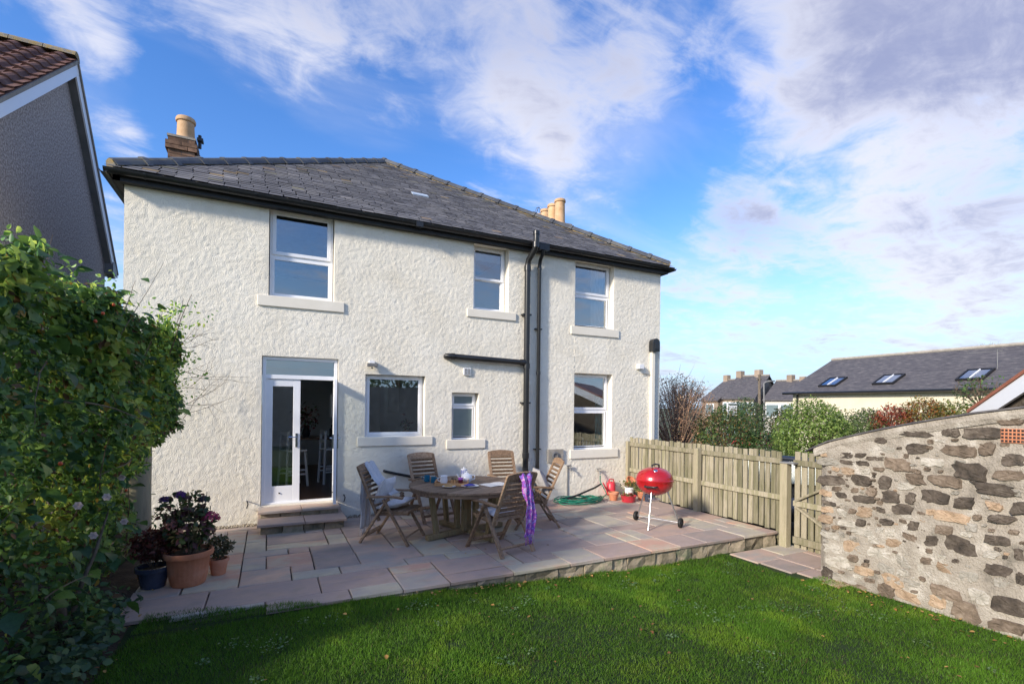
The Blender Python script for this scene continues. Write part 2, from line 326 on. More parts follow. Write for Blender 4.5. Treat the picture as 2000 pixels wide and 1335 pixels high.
def leaf_cloud(name, P, size, cols, mat, parent=None, nrm=None, aspect=.55, detail=True, kind='stuff', droop=.3, nb=1.0):
    n = len(P); P = np.asarray(P); size = np.broadcast_to(size, n)
    N_ = rng.normal(size=(n, 3)); N_ /= np.linalg.norm(N_, axis=1)[:, None]
    if nrm is not None: N_ = N_ + nb * np.asarray(nrm)
    N_[:, 2] += .35; N_ /= np.linalg.norm(N_, axis=1)[:, None]
    T = rng.normal(size=(n, 3)); T[:, 2] -= droop; T -= N_ * (T * N_).sum(1)[:, None]; T /= np.linalg.norm(T, axis=1)[:, None]
    B = np.cross(N_, T); s = size[:, None]; w = s * aspect * .5
    if detail:
        pts = [P, P + T * s * .3 + B * w * .9 + N_ * s * .08, P + T * s * .68 + B * w * .8 + N_ * s * .04, P + T * s - N_ * s * .10, P + T * s * .68 - B * w * .8 + N_ * s * .04, P + T * s * .3 - B * w * .9 + N_ * s * .08]
        V = np.stack(pts, 1); fc = np.array([(0, 1, 2, 3), (0, 3, 4, 5)])
    else:
        pts = [P, P + T * s * .5 + B * w + N_ * s * .06, P + T * s, P + T * s * .5 - B * w + N_ * s * .06]; V = np.stack(pts, 1); fc = np.array([(0, 1, 2, 3)])
    k = V.shape[1]; f = (fc[None] + (np.arange(n) * k)[:, None, None]).ravel(); C = np.repeat(np.asarray(cols)[:, None, :], k, 1).reshape(-1, 3)
    return npmesh(name, V.reshape(-1, 3), f, 4, mat, parent, cols=C, kind=kind)
def palette(n, cols, jit=.25):
    c = np.array(cols)[rng.integers(0, len(cols), n)]; return c * rng.uniform(1 - jit, 1 + jit, (n, 1))

# ================================================================== GROUND
def lawn_z(x): return -.035 - .17 * np.clip((np.asarray(x) - .8) / 3.4, 0, 1)
xs = np.linspace(-3.2, 7.6, 120); ys = np.linspace(-7, 5.3, 120); gx, gy = np.meshgrid(xs, ys)
gp = np.stack([gx.ravel(), gy.ravel(), gx.ravel() * 0], 1); gz = lawn_z(gp[:, 0]) - .012 + .02 * (fbm(gp * 1.2, 3) - .5)
gp[:, 2] = gz
ii = np.arange(119 * 119); rr = ii // 119 * 120 + ii % 119
q = np.stack([rr, rr + 1, rr + 121, rr + 120], 1)
tag(npmesh('lawn', gp, q.ravel(), 4, m_lawn, smooth=True), kind='structure')
# ground beyond the garden
tag(MB().add([(-1500, -1500, -.62), (1500, -1500, -.62), (1500, 1500, -.62), (-1500, 1500, -.62)], [(0, 1, 2, 3)]).build('ground', m_field), kind='structure')
tag(MB().box((7.12, -9, -.60), (13.5, 40, -.42)).build('driveway', m_asph), kind='structure')
# grass blades
def grass():
    n = 420000
    x = rng.uniform(-1.25, 6.25, n); y = rng.uniform(1.2, 5.24, n)
    keep = (y < 4.915 + np.clip((.45 - x) * .27, 0, .38) + .03 * np.sin(x * 9)) & ~((x > 5.78) & (y > 3.75 + 0 * x)) & (x > -1.06 - .12 * np.sin(y * 2.1)) & (x < 6.12)
    p3 = np.stack([x, y, x * 0], 1); pat = fbm(p3 * 1.6, 11, 4); keep &= rng.random(n) < (.55 + 1.2 * (pat - .3))
    bare = np.zeros(n)
    for bx, by, br in ((1.35, 3.75, .09), (3.2, 3.3, .05), (4.6, 4.3, .05), (.2, 3.5, .06), (4.5, 2.55, .08)):
        bare = np.maximum(bare, np.exp(-((x - bx) ** 2 + (y - by) ** 2) / br ** 2))
    keep &= rng.random(n) > bare * .95
    keep |= False
    # thicken along the patio edge at the left, where turf creeps over the slabs
    x, y, pat = x[keep], y[keep], pat[keep]; n = len(x)
    z = lawn_z(x) - .01; z = np.where((x < .45) & (y > 4.86), np.maximum(z, -.012), z)
    h = rng.uniform(.014, .031, n) * (.75 + .6 * pat); h[y > 4.6] *= 1.25
    w = rng.uniform(.0014, .0028, n); a = rng.uniform(0, 2 * np.pi, n); lean = rng.uniform(.1, .9, n) * h; la = rng.uniform(0, 2 * np.pi, n)
    wx, wy = np.cos(a) * w, np.sin(a) * w; lx, ly = np.cos(la) * lean, np.sin(la) * lean
    V = np.empty((n, 4, 3)); V[:, 0] = np.stack([x - wx, y - wy, z], 1); V[:, 1] = np.stack([x + wx, y + wy, z], 1)
    V[:, 2] = np.stack([x + lx + wx * .3, y + ly + wy * .3, z + h], 1); V[:, 3] = np.stack([x + lx - wx * .3, y + ly - wy * .3, z + h], 1)
    t = rng.random(n); g = np.stack([.065 + .085 * t, .165 + .145 * t, .012 + .018 * t], 1) * (.62 + .75 * pat)[:, None]
    yel = fbm(np.stack([x, y, x * 0], 1) * 3.1 + 9, 17, 3); g *= (.78 + .25 * sstep(.52, .72, yel))[:, None]; g[:, 0] *= 1 + .25 * sstep(.55, .75, yel)
    dry = rng.random(n) < .02 + .06 * sstep(.58, .75, fbm(np.stack([x, y, x * 0], 1) * 2.3 + 31, 19, 3)); g[dry] = np.array([.15, .13, .05])
    C = np.repeat(g[:, None, :], 4, 1)
    f = (np.arange(n)[:, None] * 4 + np.arange(4)).ravel()
    tag(npmesh('grass', V.reshape(-1, 3), f, 4, m_blade, cols=C.reshape(-1, 3)), 'short green turf of the lawn', 'grass', kind='stuff')
grass()
def weeds():
    P = []
    for k in range(55):
        c = (rng.uniform(-.6, 5.8), rng.uniform(1.7, 4.6)); r_ = rng.uniform(.02, .09)
        for j in range(int(14 + 240 * r_)): P.append((c[0] + rng.normal(0, r_), c[1] + rng.normal(0, r_), float(lawn_z(c[0])) + rng.uniform(.012, .035)))
    P = np.array(P); leaf_cloud('clover', P, rng.uniform(.012, .028, len(P)), palette(len(P), [(.10, .17, .07), (.14, .20, .10), (.07, .14, .05)]), m_leaf, None, nrm=np.tile([0, 0, 2.0], (len(P), 1)), aspect=.8, detail=False)
    tag(bpy.data.objects['clover'], 'pale clover and small weeds scattered through the lawn', 'weeds')
weeds()
# soil bed under the hedge
bx = np.linspace(-3.0, -.9, 40); by = np.linspace(1.0, 8.4, 90); gx, gy = np.meshgrid(bx, by); bp = np.stack([gx.ravel(), gy.ravel(), gx.ravel() * 0], 1)
edge = sstep(-.95, -1.35, bp[:, 0])
bp[:, 2] = -.05 + edge * .08 + .05 * fbm(bp * 5, 21) * edge - (1 - edge) * .012
ii = np.arange(39 * 89); rr = ii // 39 * 40 + ii % 39
tag(npmesh('soil_bed', bp, np.stack([rr, rr + 1, rr + 41, rr + 40], 1).ravel(), 4, m_soil, smooth=True), kind='structure')

# ================================================================== PATIO
PY, PX0, PX1 = 4.9, -1.0, 6.93
patio = MB().prism([(-1.25, 5.32), (-.45, 5.12), (.35, 5.0), (6.92, 5.0), (6.92, 8.5), (-1.25, 8.5)], -.3, -.032).build('patio', m_joint); tag(patio, kind='structure')
def slab_mesh(w, d, seed):
    g = .013; c = .007; t = .036; r = random.Random(seed)
    x, y = w / 2 - g / 2, d / 2 - g / 2
    def ring(i, z):
        return [(-x + i + r.uniform(-.004, .004), -y + i + r.uniform(-.004, .004), z), (x - i + r.uniform(-.004, .004), -y + i + r.uniform(-.004, .004), z),
                (x - i + r.uniform(-.004, .004), y - i + r.uniform(-.004, .004), z), (-x + i + r.uniform(-.004, .004), y - i + r.uniform(-.004, .004), z)]
    vs = ring(0, -t) + ring(0, -c) + ring(c, 0)
    fs = [(8, 9, 10, 11)]
    for k in (0, 4):
        for i in range(4): fs.append((k + i, k + (i + 1) % 4, k + 4 + (i + 1) % 4, k + 4 + i))
    return MB().add(vs, fs).mesh('slab', m_slab)
def put_slab(x0, y0, x1, y1, z=0, seed=[3], par=None):
    seed[0] += 1; r = random.Random(seed[0])
    inst('slab', slab_mesh(x1 - x0, y1 - y0, seed[0]), par or patio, ((x0 + x1) / 2, (y0 + y1) / 2, z + r.uniform(-.004, .004)), (r.uniform(-.003, .003), r.uniform(-.003, .003), 0))
front = [-1.04, -.5, .02, .84, 1.12, 1.67, 1.93, 2.46, 3.28, 3.56, 4.11, 4.63, 5.16, 5.77, 6.72]
dep = [.42, .42, .36, .36, .52, .52, .52, .52, .28, .28, .62, .40, .56, .56]
# random ashlar above a stepped front course: unit grid fill
ux = np.array(sorted(set(np.round(np.concatenate([front, np.linspace(-1.04, 6.72, 27)]), 2))))
U = .285
def fill():
    NX, NY = 33, 14; x0, y0 = -1.25, PY; dx = (6.94 - x0) / NX; dy = (8.42 - y0) / NY
    occ = np.zeros((NX, NY), bool); r = random.Random(23)
    sizes = [(3, 2)] * 5 + [(2, 3)] * 2 + [(2, 2)] * 6 + [(2, 1)] * 3 + [(3, 1)] * 2 + [(1, 2)] * 2 + [(4, 2)] * 2 + [(1, 1)]
    for j in range(NY):
        for i in range(NX):
            if occ[i, j]: continue
            opts = sizes[:]; r.shuffle(opts)
            if j == 0: opts = [s for s in opts if s[0] >= 2 and s[1] >= 1]
            for w, h in opts + [(2, 1), (1, 1)]:
                if i + w <= NX and j + h <= NY and not occ[i:i + w, j:j + h].any():
                    occ[i:i + w, j:j + h] = True
                    a, b, c, d = x0 + i * dx, y0 + j * dy, x0 + (i + w) * dx, y0 + (j + h) * dy
                    if j == 0 and a < .3: b += min(.34, .27 * max(0, .3 - (a + c) / 2))
                    if d - b > .06: put_slab(a, b, c, d)
                    break
fill()
# riser of squared rubble below the front edge
rs = thing('patio_riser', 'low rough stone retaining edge under the front of the patio', 'stone edging', (4, 4.94, -.3))
MB().box((-.6, 4.99, -.3), (6.9, 5.08, -.04)).build('core', m_joint, rs)
x = .3; k = 0
while x < 6.85:
    w = random.uniform(.24, .46); w = min(w, 6.92 - x); zb = float(lawn_z(x)) - .06
    if w > .08:
        b = MB(); n = 3
        xs_ = np.linspace(x + .006, x + w - .006, 4); zs_ = np.linspace(zb, -.042, 3)
        vs = [(a, 4.935 + random.uniform(-.02, .016), c) for c in zs_ for a in xs_] + [(a, 5.02, c) for c in zs_ for a in xs_]
        fs = [(r_ * 4 + i, r_ * 4 + i + 1, r_ * 4 + i + 5, r_ * 4 + i + 4) for r_ in range(2) for i in range(3)]
        fs += [(8 + i, 9 + i, 21 + i, 20 + i) for i in range(3)] + [(0, 4, 16, 12), (4, 8, 20, 16), (3, 15, 19, 7), (7, 19, 23, 11)]
        b.add(vs, fs).build('stone', m_riser, rs)
    x += w
# lower path to the gate
path = MB().box((5.85, 3.4, -.4), (7.6, 4.9, -.236)).build('path', m_joint); tag(path, kind='structure')
for a in ((5.86, 4.42, 6.5, 4.88), (6.5, 4.5, 7.1, 4.88), (5.9, 3.98, 6.32, 4.42), (6.32, 3.95, 6.9, 4.5), (5.98, 3.62, 6.32, 3.98), (6.32, 3.5, 6.9, 3.95), (6.9, 3.9, 7.5, 4.5), (5.92, 3.42, 6.3, 3.62)):
    put_slab(*a, z=-.198, par=path)
# pebbles along the foot of the wall
def pebbles():
    n = 1500; x = np.concatenate([rng.uniform(-1.5, -.15, n // 2), rng.uniform(1.1, 4.9, n // 2)]); y = rng.uniform(8.34, 8.47, n)
    base = np.array([(1, 0, 0), (-1, 0, 0), (0, 1, 0), (0, -1, 0), (0, 0, 1), (0, 0, -1)], float); fc = np.array([(0, 2, 4), (2, 1, 4), (1, 3, 4), (3, 0, 4), (2, 0, 5), (1, 2, 5), (3, 1, 5), (0, 3, 5)])
    s = rng.uniform(.007, .017, (n, 1, 3)); V = base[None] * s + np.stack([x, y, rng.uniform(.0, .02, n)], 1)[:, None]
    c = rng.uniform(.45, 1, n)[:, None] * np.array([.55, .47, .35]); f = (fc[None] + np.arange(n)[:, None, None] * 6).ravel()
    m = M('pebble', [(.9, .9, .9), (1, 1, 1)], 3, .8, attr=True)
    tag(npmesh('pebbles', V.reshape(-1, 3), f, 3, m, cols=np.repeat(c[:, None], 6, 1).reshape(-1, 3)), 'strip of pale pebbles along the foot of the house wall', 'pebbles', kind='stuff')
pebbles()

# ================================================================== HOUSE
HX0, HX1, HY, HZ = -1.82, 7.9, 8.5, 4.93
house = thing('house', 'cream roughcast two-storey house with a hipped slate roof', 'house', (3.04, 8.5, 0))
OPEN = dict(ul=(-.02, .94, 3.51, 4.90), mid=(3.375, 4.10, 3.63, 4.86), ur=(5.61, 6.6, 3.5, 4.87), ll=(1.448, 2.48, 1.295, 2.36), sm=(2.98, 3.51, 1.22, 2.085), lr=(5.615, 6.58, .96, 2.545), door=(-.1, 1.02, .27, 2.585))
ADDED_REAR = ((-1.6, .02), (1.62, 2.25)); RZ = (.45, 2.6)  # added rear kitchen windows, unseen, put in to brighten the dark interior
def front_wall():
    bx = sorted({HX0, HX1, *[v for o in OPEN.values() for v in o[:2]]}); bz = sorted({-.15, HZ, *[v for o in OPEN.values() for v in o[2:]]})
    def sub(b, st):
        out = []
        for a, c in zip(b[:-1], b[1:]): out += list(np.linspace(a, c, max(1, int(round((c - a) / st))) + 1)[:-1])
        return np.array(out + [b[-1]])
    X, Z = sub(bx, .022), sub(bz, .022); nx, nz = len(X), len(Z); gx, gz = np.meshgrid(X, Z)
    P = np.stack([gx.ravel(), np.full(gx.size, HY), gz.ravel()], 1)
    msk = np.ones(len(P))
    for a, b, c, d in OPEN.values():
        dist = np.maximum(np.maximum(a - P[:, 0], P[:, 0] - b), np.maximum(c - P[:, 2], P[:, 2] - d)); msk *= sstep(.0, .06, dist)
    msk *= sstep(0, .04, P[:, 0] - HX0) * sstep(0, .04, HX1 - P[:, 0])
    n1 = fbm(P * np.array([25, 1, 28]), 5, 2); n3 = rng.random(len(P)); n2 = fbm(P * 2.0, 9, 3)
    P[:, 1] -= msk * (.010 * (n1 - .42) + .0075 * (n3 - .5) + .008 * (n2 - .5))
    cx = (X[:-1] + X[1:]) / 2; cz = (Z[:-1] + Z[1:]) / 2; CX, CZ = np.meshgrid(cx, cz); ok = np.ones(CX.shape, bool)
    for a, b, c, d in OPEN.values(): ok &= ~((CX > a) & (CX < b) & (CZ > c) & (CZ < d))
    j, i = np.nonzero(ok); r0 = j * nx + i
    q = np.stack([r0, r0 + 1, r0 + nx + 1, r0 + nx], 1)
    npmesh('wall', P, q.ravel(), 4, m_harl, house, smooth=True)
    b = MB()                                                     # flank and rear walls
    b.add([(HX0, HY, -.15), (HX0, HY, HZ), (HX0, 13.9, HZ), (HX0, 13.9, -.15)], [(0, 1, 2, 3)])
    b.add([(HX1, HY, -.15), (HX1, 13.9, -.15), (HX1, 13.9, HZ), (HX1, HY, HZ)], [(0, 1, 2, 3)])
    xx = [HX0] + [v for r_ in ADDED_REAR for v in r_] + [HX1]; cells = [(xx[k], xx[k + 1], -.15, HZ) for k in range(0, len(xx), 2)] + [(a, c, e, g) for a, c in ADDED_REAR for e, g in ((-.15, RZ[0]), (RZ[1], HZ))]
    for (p, q, r_, t) in cells: b.add([(p, 13.9, r_), (p, 13.9, t), (q, 13.9, t), (q, 13.9, r_)], [(0, 1, 2, 3)])
    b.build('flank_wall', m_harl, house)
    for a, b_, c, d in OPEN.values():
        y0, y1 = HY, HY + .30
        MB().add([(a, y0, c), (b_, y0, c), (b_, y0, d), (a, y0, d), (a, y1, c), (b_, y1, c), (b_, y1, d), (a, y1, d)], [(0, 4, 5, 1), (1, 5, 6, 2), (2, 6, 7, 3), (3, 7, 4, 0)]).build('reveal', m_render, house)
front_wall()
# rooms behind the openings
def rooms():
    Y0, Y1 = HY + .30, 13.2
    def shell(x0, x1, z0, z1, holes, Y1=13.2, rear=None):
        b = MB()
        if rear:
            xx = [x0] + [v for r_ in rear for v in r_] + [x1]
            for k in range(0, len(xx), 2): b.add([(xx[k], Y1, z0), (xx[k + 1], Y1, z0), (xx[k + 1], Y1, z1), (xx[k], Y1, z1)], [(0, 1, 2, 3)])
            for a, c in rear:
                for e, g in ((z0, RZ[0]), (RZ[1], z1)): b.add([(a, Y1, e), (c, Y1, e), (c, Y1, g), (a, Y1, g)], [(0, 1, 2, 3)])
                w = frame_mb(a, c, *RZ, Y1 + .02, Y1 + .08, .05).build('window', m_white, house); MB().box((a + .04, Y1 + .04, RZ[0] + .04), (c - .04, Y1 + .05, RZ[1] - .04)).build('pane', m_pane, w)  # frame and glass of an added opening that lets daylight into the kitchen
        else: b.add([(x0, Y1, z0), (x1, Y1, z0), (x1, Y1, z1), (x0, Y1, z1)], [(0, 1, 2, 3)])
        b.add([(x0, Y0, z0), (x0, Y1, z0), (x0, Y1, z1), (x0, Y0, z1)], [(0, 1, 2, 3)]); b.add([(x1, Y0, z0), (x1, Y0, z1), (x1, Y1, z1), (x1, Y1, z0)], [(0, 1, 2, 3)])
        b.add([(x0, Y0, z1), (x0, Y1, z1), (x1, Y1, z1), (x1, Y0, z1)], [(0, 1, 2, 3)])
        xsb = sorted({x0, x1, *[v for h in holes for v in h[:2]]}); zsb = sorted({z0, z1, *[v for h in holes for v in h[2:]]})
        for a, c in zip(xsb[:-1], xsb[1:]):
            for e, g in zip(zsb[:-1], zsb[1:]):
                if any(h[0] <= (a + c) / 2 <= h[1] and h[2] <= (e + g) / 2 <= h[3] for h in holes): continue
                b.add([(a, Y0, e), (c, Y0, e), (c, Y0, g), (a, Y0, g)], [(0, 1, 2, 3)])
        b.build('room_wall', m_room, house)
        MB().box((x0, Y0 - .26, z0 - .05), (x1, Y1, z0 - .001)).build('room_floor', m_floor, house)
    shell(-1.7, 2.75, .27, 2.75, [OPEN['door'], OPEN['ll']], 13.78, ADDED_REAR); shell(2.8, 4.3, .27, 2.75, [OPEN['sm']]); shell(4.35, 7.8, .27, 2.75, [OPEN['lr']])
    shell(-1.7, 2.4, 2.95, 4.925, [OPEN['ul']]); shell(2.45, 4.4, 2.95, 4.925, [OPEN['mid']]); shell(4.45, 7.8, 2.95, 4.925, [OPEN['ur']])
# windows: frame, sashes, panes, sill
def frame_mb(x0, x1, z0, z1, y0, y1, w, wb=None):
    wb = wb or w; b = MB(); b.box((x0, y0, z0), (x0 + w, y1, z1)); b.box((x1 - w, y0, z0), (x1, y1, z1))
    b.box((x0 + w, y0 + .001, z1 - w), (x1 - w, y1 - .001, z1)); b.box((x0 + w, y0 + .001, z0), (x1 - w, y1 - .001, z0 + wb)); return b
rooms()
def window(key, lights, sill, dep=.13, fw=.055, label=None, frosted=False):
    x0, x1, z0, z1 = OPEN[key]; y = HY + dep
    fr = frame_mb(x0 + .012, x1 - .012, z0 + .004, z1 - .006, y, y + .07, fw).build('window', m_white, house, bevel=.004)
    if label: fr['label'] = label
    for (a, b, lift, sw) in lights:
        s = frame_mb(x0 + fw - .008, x1 - fw + .008, a, b, y - lift, y + .05 - lift, sw).build('sash', m_white, fr, bevel=.004)
        MB().box((x0 + fw + sw - .014, y + .018 - lift, a + sw - .006), (x1 - fw - sw + .014, y + .026 - lift, b - sw + .006)).build('pane', m_frost if frosted else m_pane, fr)
    for (la, lb) in zip(lights[1:], lights[:-1]):
        if lb[0] - la[1] > -.03: MB().box((x0 + fw, y + .003, la[1] - .02), (x1 - fw, y + .066, lb[0] + .02)).build('mid_rail', m_white, fr)
    a, b, c, d = sill
    bm = MB(); bm.box((a, HY - .03, c), (b, HY + .02, d)); bm.add([(x0, HY + .02, d - .02), (x1, HY + .02, d - .02), (x1, y + .01, z0 + .006), (x0, y + .01, z0 + .006)], [(0, 1, 2, 3)])
    bm.build('sill', m_render, fr, bevel=.008)
    return fr
w1 = window('ul', [(4.19, 4.87, .018, .055), (3.55, 4.15, .002, .035)], (-.17, 1.097, 3.35, 3.515))
w2 = window('mid', [(4.235, 4.83, .01, .045), (3.66, 4.27, -.02, .05)], (3.25, 4.255, 3.485, 3.635), dep=.17)
w3 = window('ur', [(4.21, 4.84, .015, .05), (3.53, 4.17, .0, .035)], (5.51, 6.73, 3.333, 3.505), dep=.15)
w4 = window('ll', [(1.33, 2.33, .012, .045)], (1.325, 2.62, 1.148, 1.30), dep=.12)
w5 = window('sm', [(1.845, 2.06, .014, .04), (1.25, 1.82, .0, .03)], (2.88, 3.64, 1.06, 1.225), dep=.14, frosted=True)
w6 = window('lr', [(1.795, 2.515, .014, .045), (.99, 1.755, .0, .04)], (5.52, 6.735, .785, .965), dep=.15)
# blinds and curtains
MB().box((3.43, 8.755, 4.62), (4.04, 8.77, 4.84)).build('blind', m_curtain, house)
def curtain(x0, x1, z0, z1, y, mat):
    b = MB(); n = 40; vs = []
    for i in range(n + 1):
        t = i / n; x = x0 + (x1 - x0) * t; yy = y + .03 * math.sin(t * (x1 - x0) * 55)
        vs += [(x, yy, z0), (x, yy + .012 * math.sin(i), z1)]
    b.add(vs, [(2 * i, 2 * i + 2, 2 * i + 3, 2 * i + 1) for i in range(n)]).build('curtain', mat, house, smooth=True)
curtain(6.20, 6.585, 3.52, 4.85, 8.775, m_curtain); curtain(6.34, 6.565, .98, 2.52, 8.775, m_teal)
MB().box((5.65, 8.728, 2.10), (6.55, 8.738, 2.52)).build('blind', m_curtain, house)
# French doors
def french():
    x0, x1, z0, z1 = OPEN['door']; y = HY + .05
    d = frame_mb(x0 + .008, x1 - .008, z0 + .002, z1 - .005, y, y + .09, .05, .03).build('door_frame', m_white, house, bevel=.004)
    MB().box((x0 + .05, y + .002, 2.235), (x1 - .05, y + .088, 2.30)).build('transom', m_white, d, bevel=.004)
    MB().box((x0 + .05, y + .04, 2.29), (x1 - .05, y + .048, z1 - .045)).build('pane', m_pane, d)
    def leaf(root_mat, nm):
        w, h = .505, 1.93; b = MB()
        b.box((0, -.022, 0), (.105, .022, h)); b.box((w - .105, -.022, 0), (w, .022, h)); b.box((.105, -.021, 0), (w - .105, .021, .25)); b.box((.105, -.021, h - .11), (w - .105, .021, h))
        lf = b.build('door', m_white, house, bevel=.004)
        g = MB().box((.10, -.006, .245), (w - .10, .006, h - .105)).build('pane', m_pane, lf)
        hd = MB(); hd.box((w - .07, -.045, .86), (w - .035, -.022, 1.08)); hd.tube([(w - .05, -.03, 1.02), (w - .05, -.07, 1.02), (w - .17, -.07, 1.02)], .009, 8)
        hd.box((w - .07, .022, .86), (w - .035, .045, 1.08)); hd.tube([(w - .05, .03, 1.02), (w - .05, .07, 1.02), (w - .17, .07, 1.02)], .009, 8)
        hh = hd.build('handle', m_chrome, lf)
        kn = MB().lathe([(0, -.01), (.012, -.008), (.012, .008), (0, .01)], (w * .42, -.025, .14), 10).build('stop_peg', m_black, lf)
        for o in (lf, g, hh, kn): o.data.transform(root_mat)
    leaf(Matrix.Translation((x0 + .05, y + .045, .30)), 'l')
    ang = math.atan2(7.9 - y, .915 - .965)
    leaf(Matrix.Translation((.968, y + .0, .30)) @ Matrix.Rotation(ang, 4, 'Z'), 'r')
french()
# stone steps
st = thing('door_steps', 'two stone steps with sandstone treads below the French doors', 'steps', (.47, 8.1, 0))
for (ya, yb, za, zb, xa, xb) in ((7.74, 8.5, -.02, .108, -.11, 1.06), (8.14, 8.5, .145, .212, -.12, 1.02)):
    n = 4; xx = np.linspace(xa + .02, xb - .02, n + 1)
    for i in range(n): MB().box((xx[i] + .004, ya + .02 + random.uniform(0, .012), za), (xx[i + 1] - .004, yb, zb)).build('stone', m_riser, st, bevel=.008)
for (ya, yb, zt, xa, xb, s) in ((7.70, 8.5, .146, -.13, 1.07, .49), (8.11, 8.54, .25, -.13, 1.03, .47)):
    MB().box((xa, ya, zt - .036), (s - .004, yb, zt)).build('tread', m_slab, st, bevel=.006); MB().box((s + .004, ya, zt - .036), (xb, yb, zt)).build('tread', m_slab, st, bevel=.006)

# ------------------------------------------------------------------ roof
EZ, EY = 4.985, 8.27
EL, ER = Vector((-1.98, EY, EZ)), Vector((8.04, EY, EZ)); AP = Vector((2.64, 13.05, 8.17)); BK = Vector((2.9, 14.3, 8.17))
roof = MB()
e1, e2 = Vector((EL.x, 14.3, EZ)), Vector((ER.x, 14.3, EZ)); dn = Vector((0, 0, -.03))
roof.add([EL + dn, ER + dn, AP + dn], [(0, 1, 2)]).add([ER + dn, e2 + dn, BK + dn, AP + dn], [(0, 1, 2, 3)]).add([e1 + dn, EL + dn, AP + dn, BK + dn], [(0, 1, 2, 3)]).add([EL + dn * 2.2, e1 + dn * 2.2, e2 + dn * 2.2, ER + dn * 2.2], [(0, 1, 2, 3)])
roof.add([e1 + dn, BK + dn, e2 + dn], [(0, 1, 2)])
roof = roof.build('roof', m_fslate, house)
def slates():
    up = (AP - (EL + (ER - EL) * ((AP.x - EL.x) / (ER.x - EL.x)))); Ls = up.length; up.normalize(); xd = Vector((1, 0, 0)); nn = xd.cross(up).normalized()
    ex, wd = .115, .195; V = []; Fc = []; C = []; rows = int(Ls / ex)
    hl = (AP.x - EL.x) / Ls; hr = (ER.x - AP.x) / Ls; rr_ = random.Random(4)
    for j in range(rows):
        s0 = j * ex; xa, xb = EL.x + hl * s0, ER.x - hr * s0; x = xa - (wd / 2 if j % 2 else 0) - .02
        rowtone = rr_.uniform(.92, 1.06)
        while x < xb:
            a, b = max(x + .003, xa + .0), min(x + wd - .003, xb)
            if b - a > .03:
                s1 = s0 + ex * 1.25; sa = s0 - .012 + rr_.uniform(-.006, .006); th = .006; lift = .016 + rr_.uniform(-.002, .004)
                xl1 = max(a, EL.x + hl * s1); xr1 = min(b, ER.x - hr * s1)
                base = lambda X, s: Vector((X, EY, EZ)) + up * s
                p = [base(a, sa) + nn * (lift - th), base(b, sa) + nn * (lift - th), base(b, sa) + nn * lift, base(a, sa) + nn * lift, base(max(xr1, xl1), s1) + nn * .004, base(xl1, s1) + nn * .004]
                n = len(V); V += p; Fc += [(n, n + 1, n + 2, n + 3), (n + 3, n + 2, n + 4, n + 5)]
                t = rr_.gauss(1, .13) * rowtone
                # lichen drifts near the right-hand hip and left corner
                dr = (ER.x - hr * s0) - b; dl = a - (EL.x + hl * s0)
                pr = .55 * math.exp(-max(0, dr) / .45) * (1 if s0 < 4.2 else .5) + .16 * math.exp(-max(0, dl) / .8)
                c = (t, t, t)
                if rr_.random() < pr: c = (1.6 * t, 1.25 * t, .75 * t) if rr_.random() < .5 else (1.15 * t, 1.12 * t, .85 * t)
                elif rr_.random() < .05: c = (1.45 * t, 1.42 * t, 1.38 * t)
                elif rr_.random() < .012: c = (1.6 * t, 1.25 * t, .9 * t)
                C += [c] * 6
            x += wd * rr_.uniform(.93, 1.07)
    ff = np.array(Fc).ravel()
    npmesh('slates', np.array([tuple(v) for v in V]), ff, 4, m_slate, roof, cols=np.array(C), kind='stuff')
    # lead patch in the slope
    p = ony(820, 382, 10.4); fp = Vector((0, EY, EZ)); t = (fp - CAMP).dot(nn) / ray(820, 382).dot(nn); p = CAMP + ray(820, 382) * t
    a, b = xd * .17, up * .09
    o = nn * .03; MB().add([p - a - b + o, p + a - b + o, p + a + b + o, p - a + b + o, p - a - b, p + a - b, p + a + b, p - a + b], [(0, 1, 2, 3), (4, 5, 1, 0), (5, 6, 2, 1), (6, 7, 3, 2), (7, 4, 0, 3)]).build('glass_slate', m_lead, roof)
slates()
def ridge_run(a, b, ln=.46, r=.085):
    a, b = Vector(a), Vector(b); d = (b - a).normalized(); L_ = (b - a).length; n = int(L_ / ln)
    prof = [(-1.25, -.62), (-.95, -.1), (-.55, .40), (0, .62), (.55, .40), (.95, -.1), (1.25, -.62)]
    m = MB(); ln2 = L_ / n
    for (y0, y1, s) in ((0, ln2 - .03, 1), (ln2 - .06, ln2 + .02, 1.25)):
        vs = [(px * r * s, y0, pz * r * s) for px, pz in prof] + [(px * r * s, y1, pz * r * s) for px, pz in prof]; k = len(prof)
        m.add(vs, [(i, i + 1, k + i + 1, k + i) for i in range(k - 1)] + [tuple(range(k)), tuple(range(2 * k - 1, k - 1, -1))])
    me = m.mesh('ridge_tile', m_ridge); rot = d.to_track_quat('Y', 'Z').to_euler()
    for i in range(n): inst('ridge_tile', me, roof, a + d * (i * ln2) + Vector((0, 0, .05 + random.uniform(-.008, .008))), rot)
    mm = MB(); sd = d.cross(Vector((0, 0, 1))).normalized()
    mm.tube([a + Vector((0, 0, .0)), b + Vector((0, 0, .0))], .085, 8); mm.build('bedding_mortar', m_mort, roof)
ridge_run(EL + Vector((.05, .05, .03)), AP); ridge_run(ER + Vector((-.05, .05, .03)), AP); ridge_run(AP, BK)
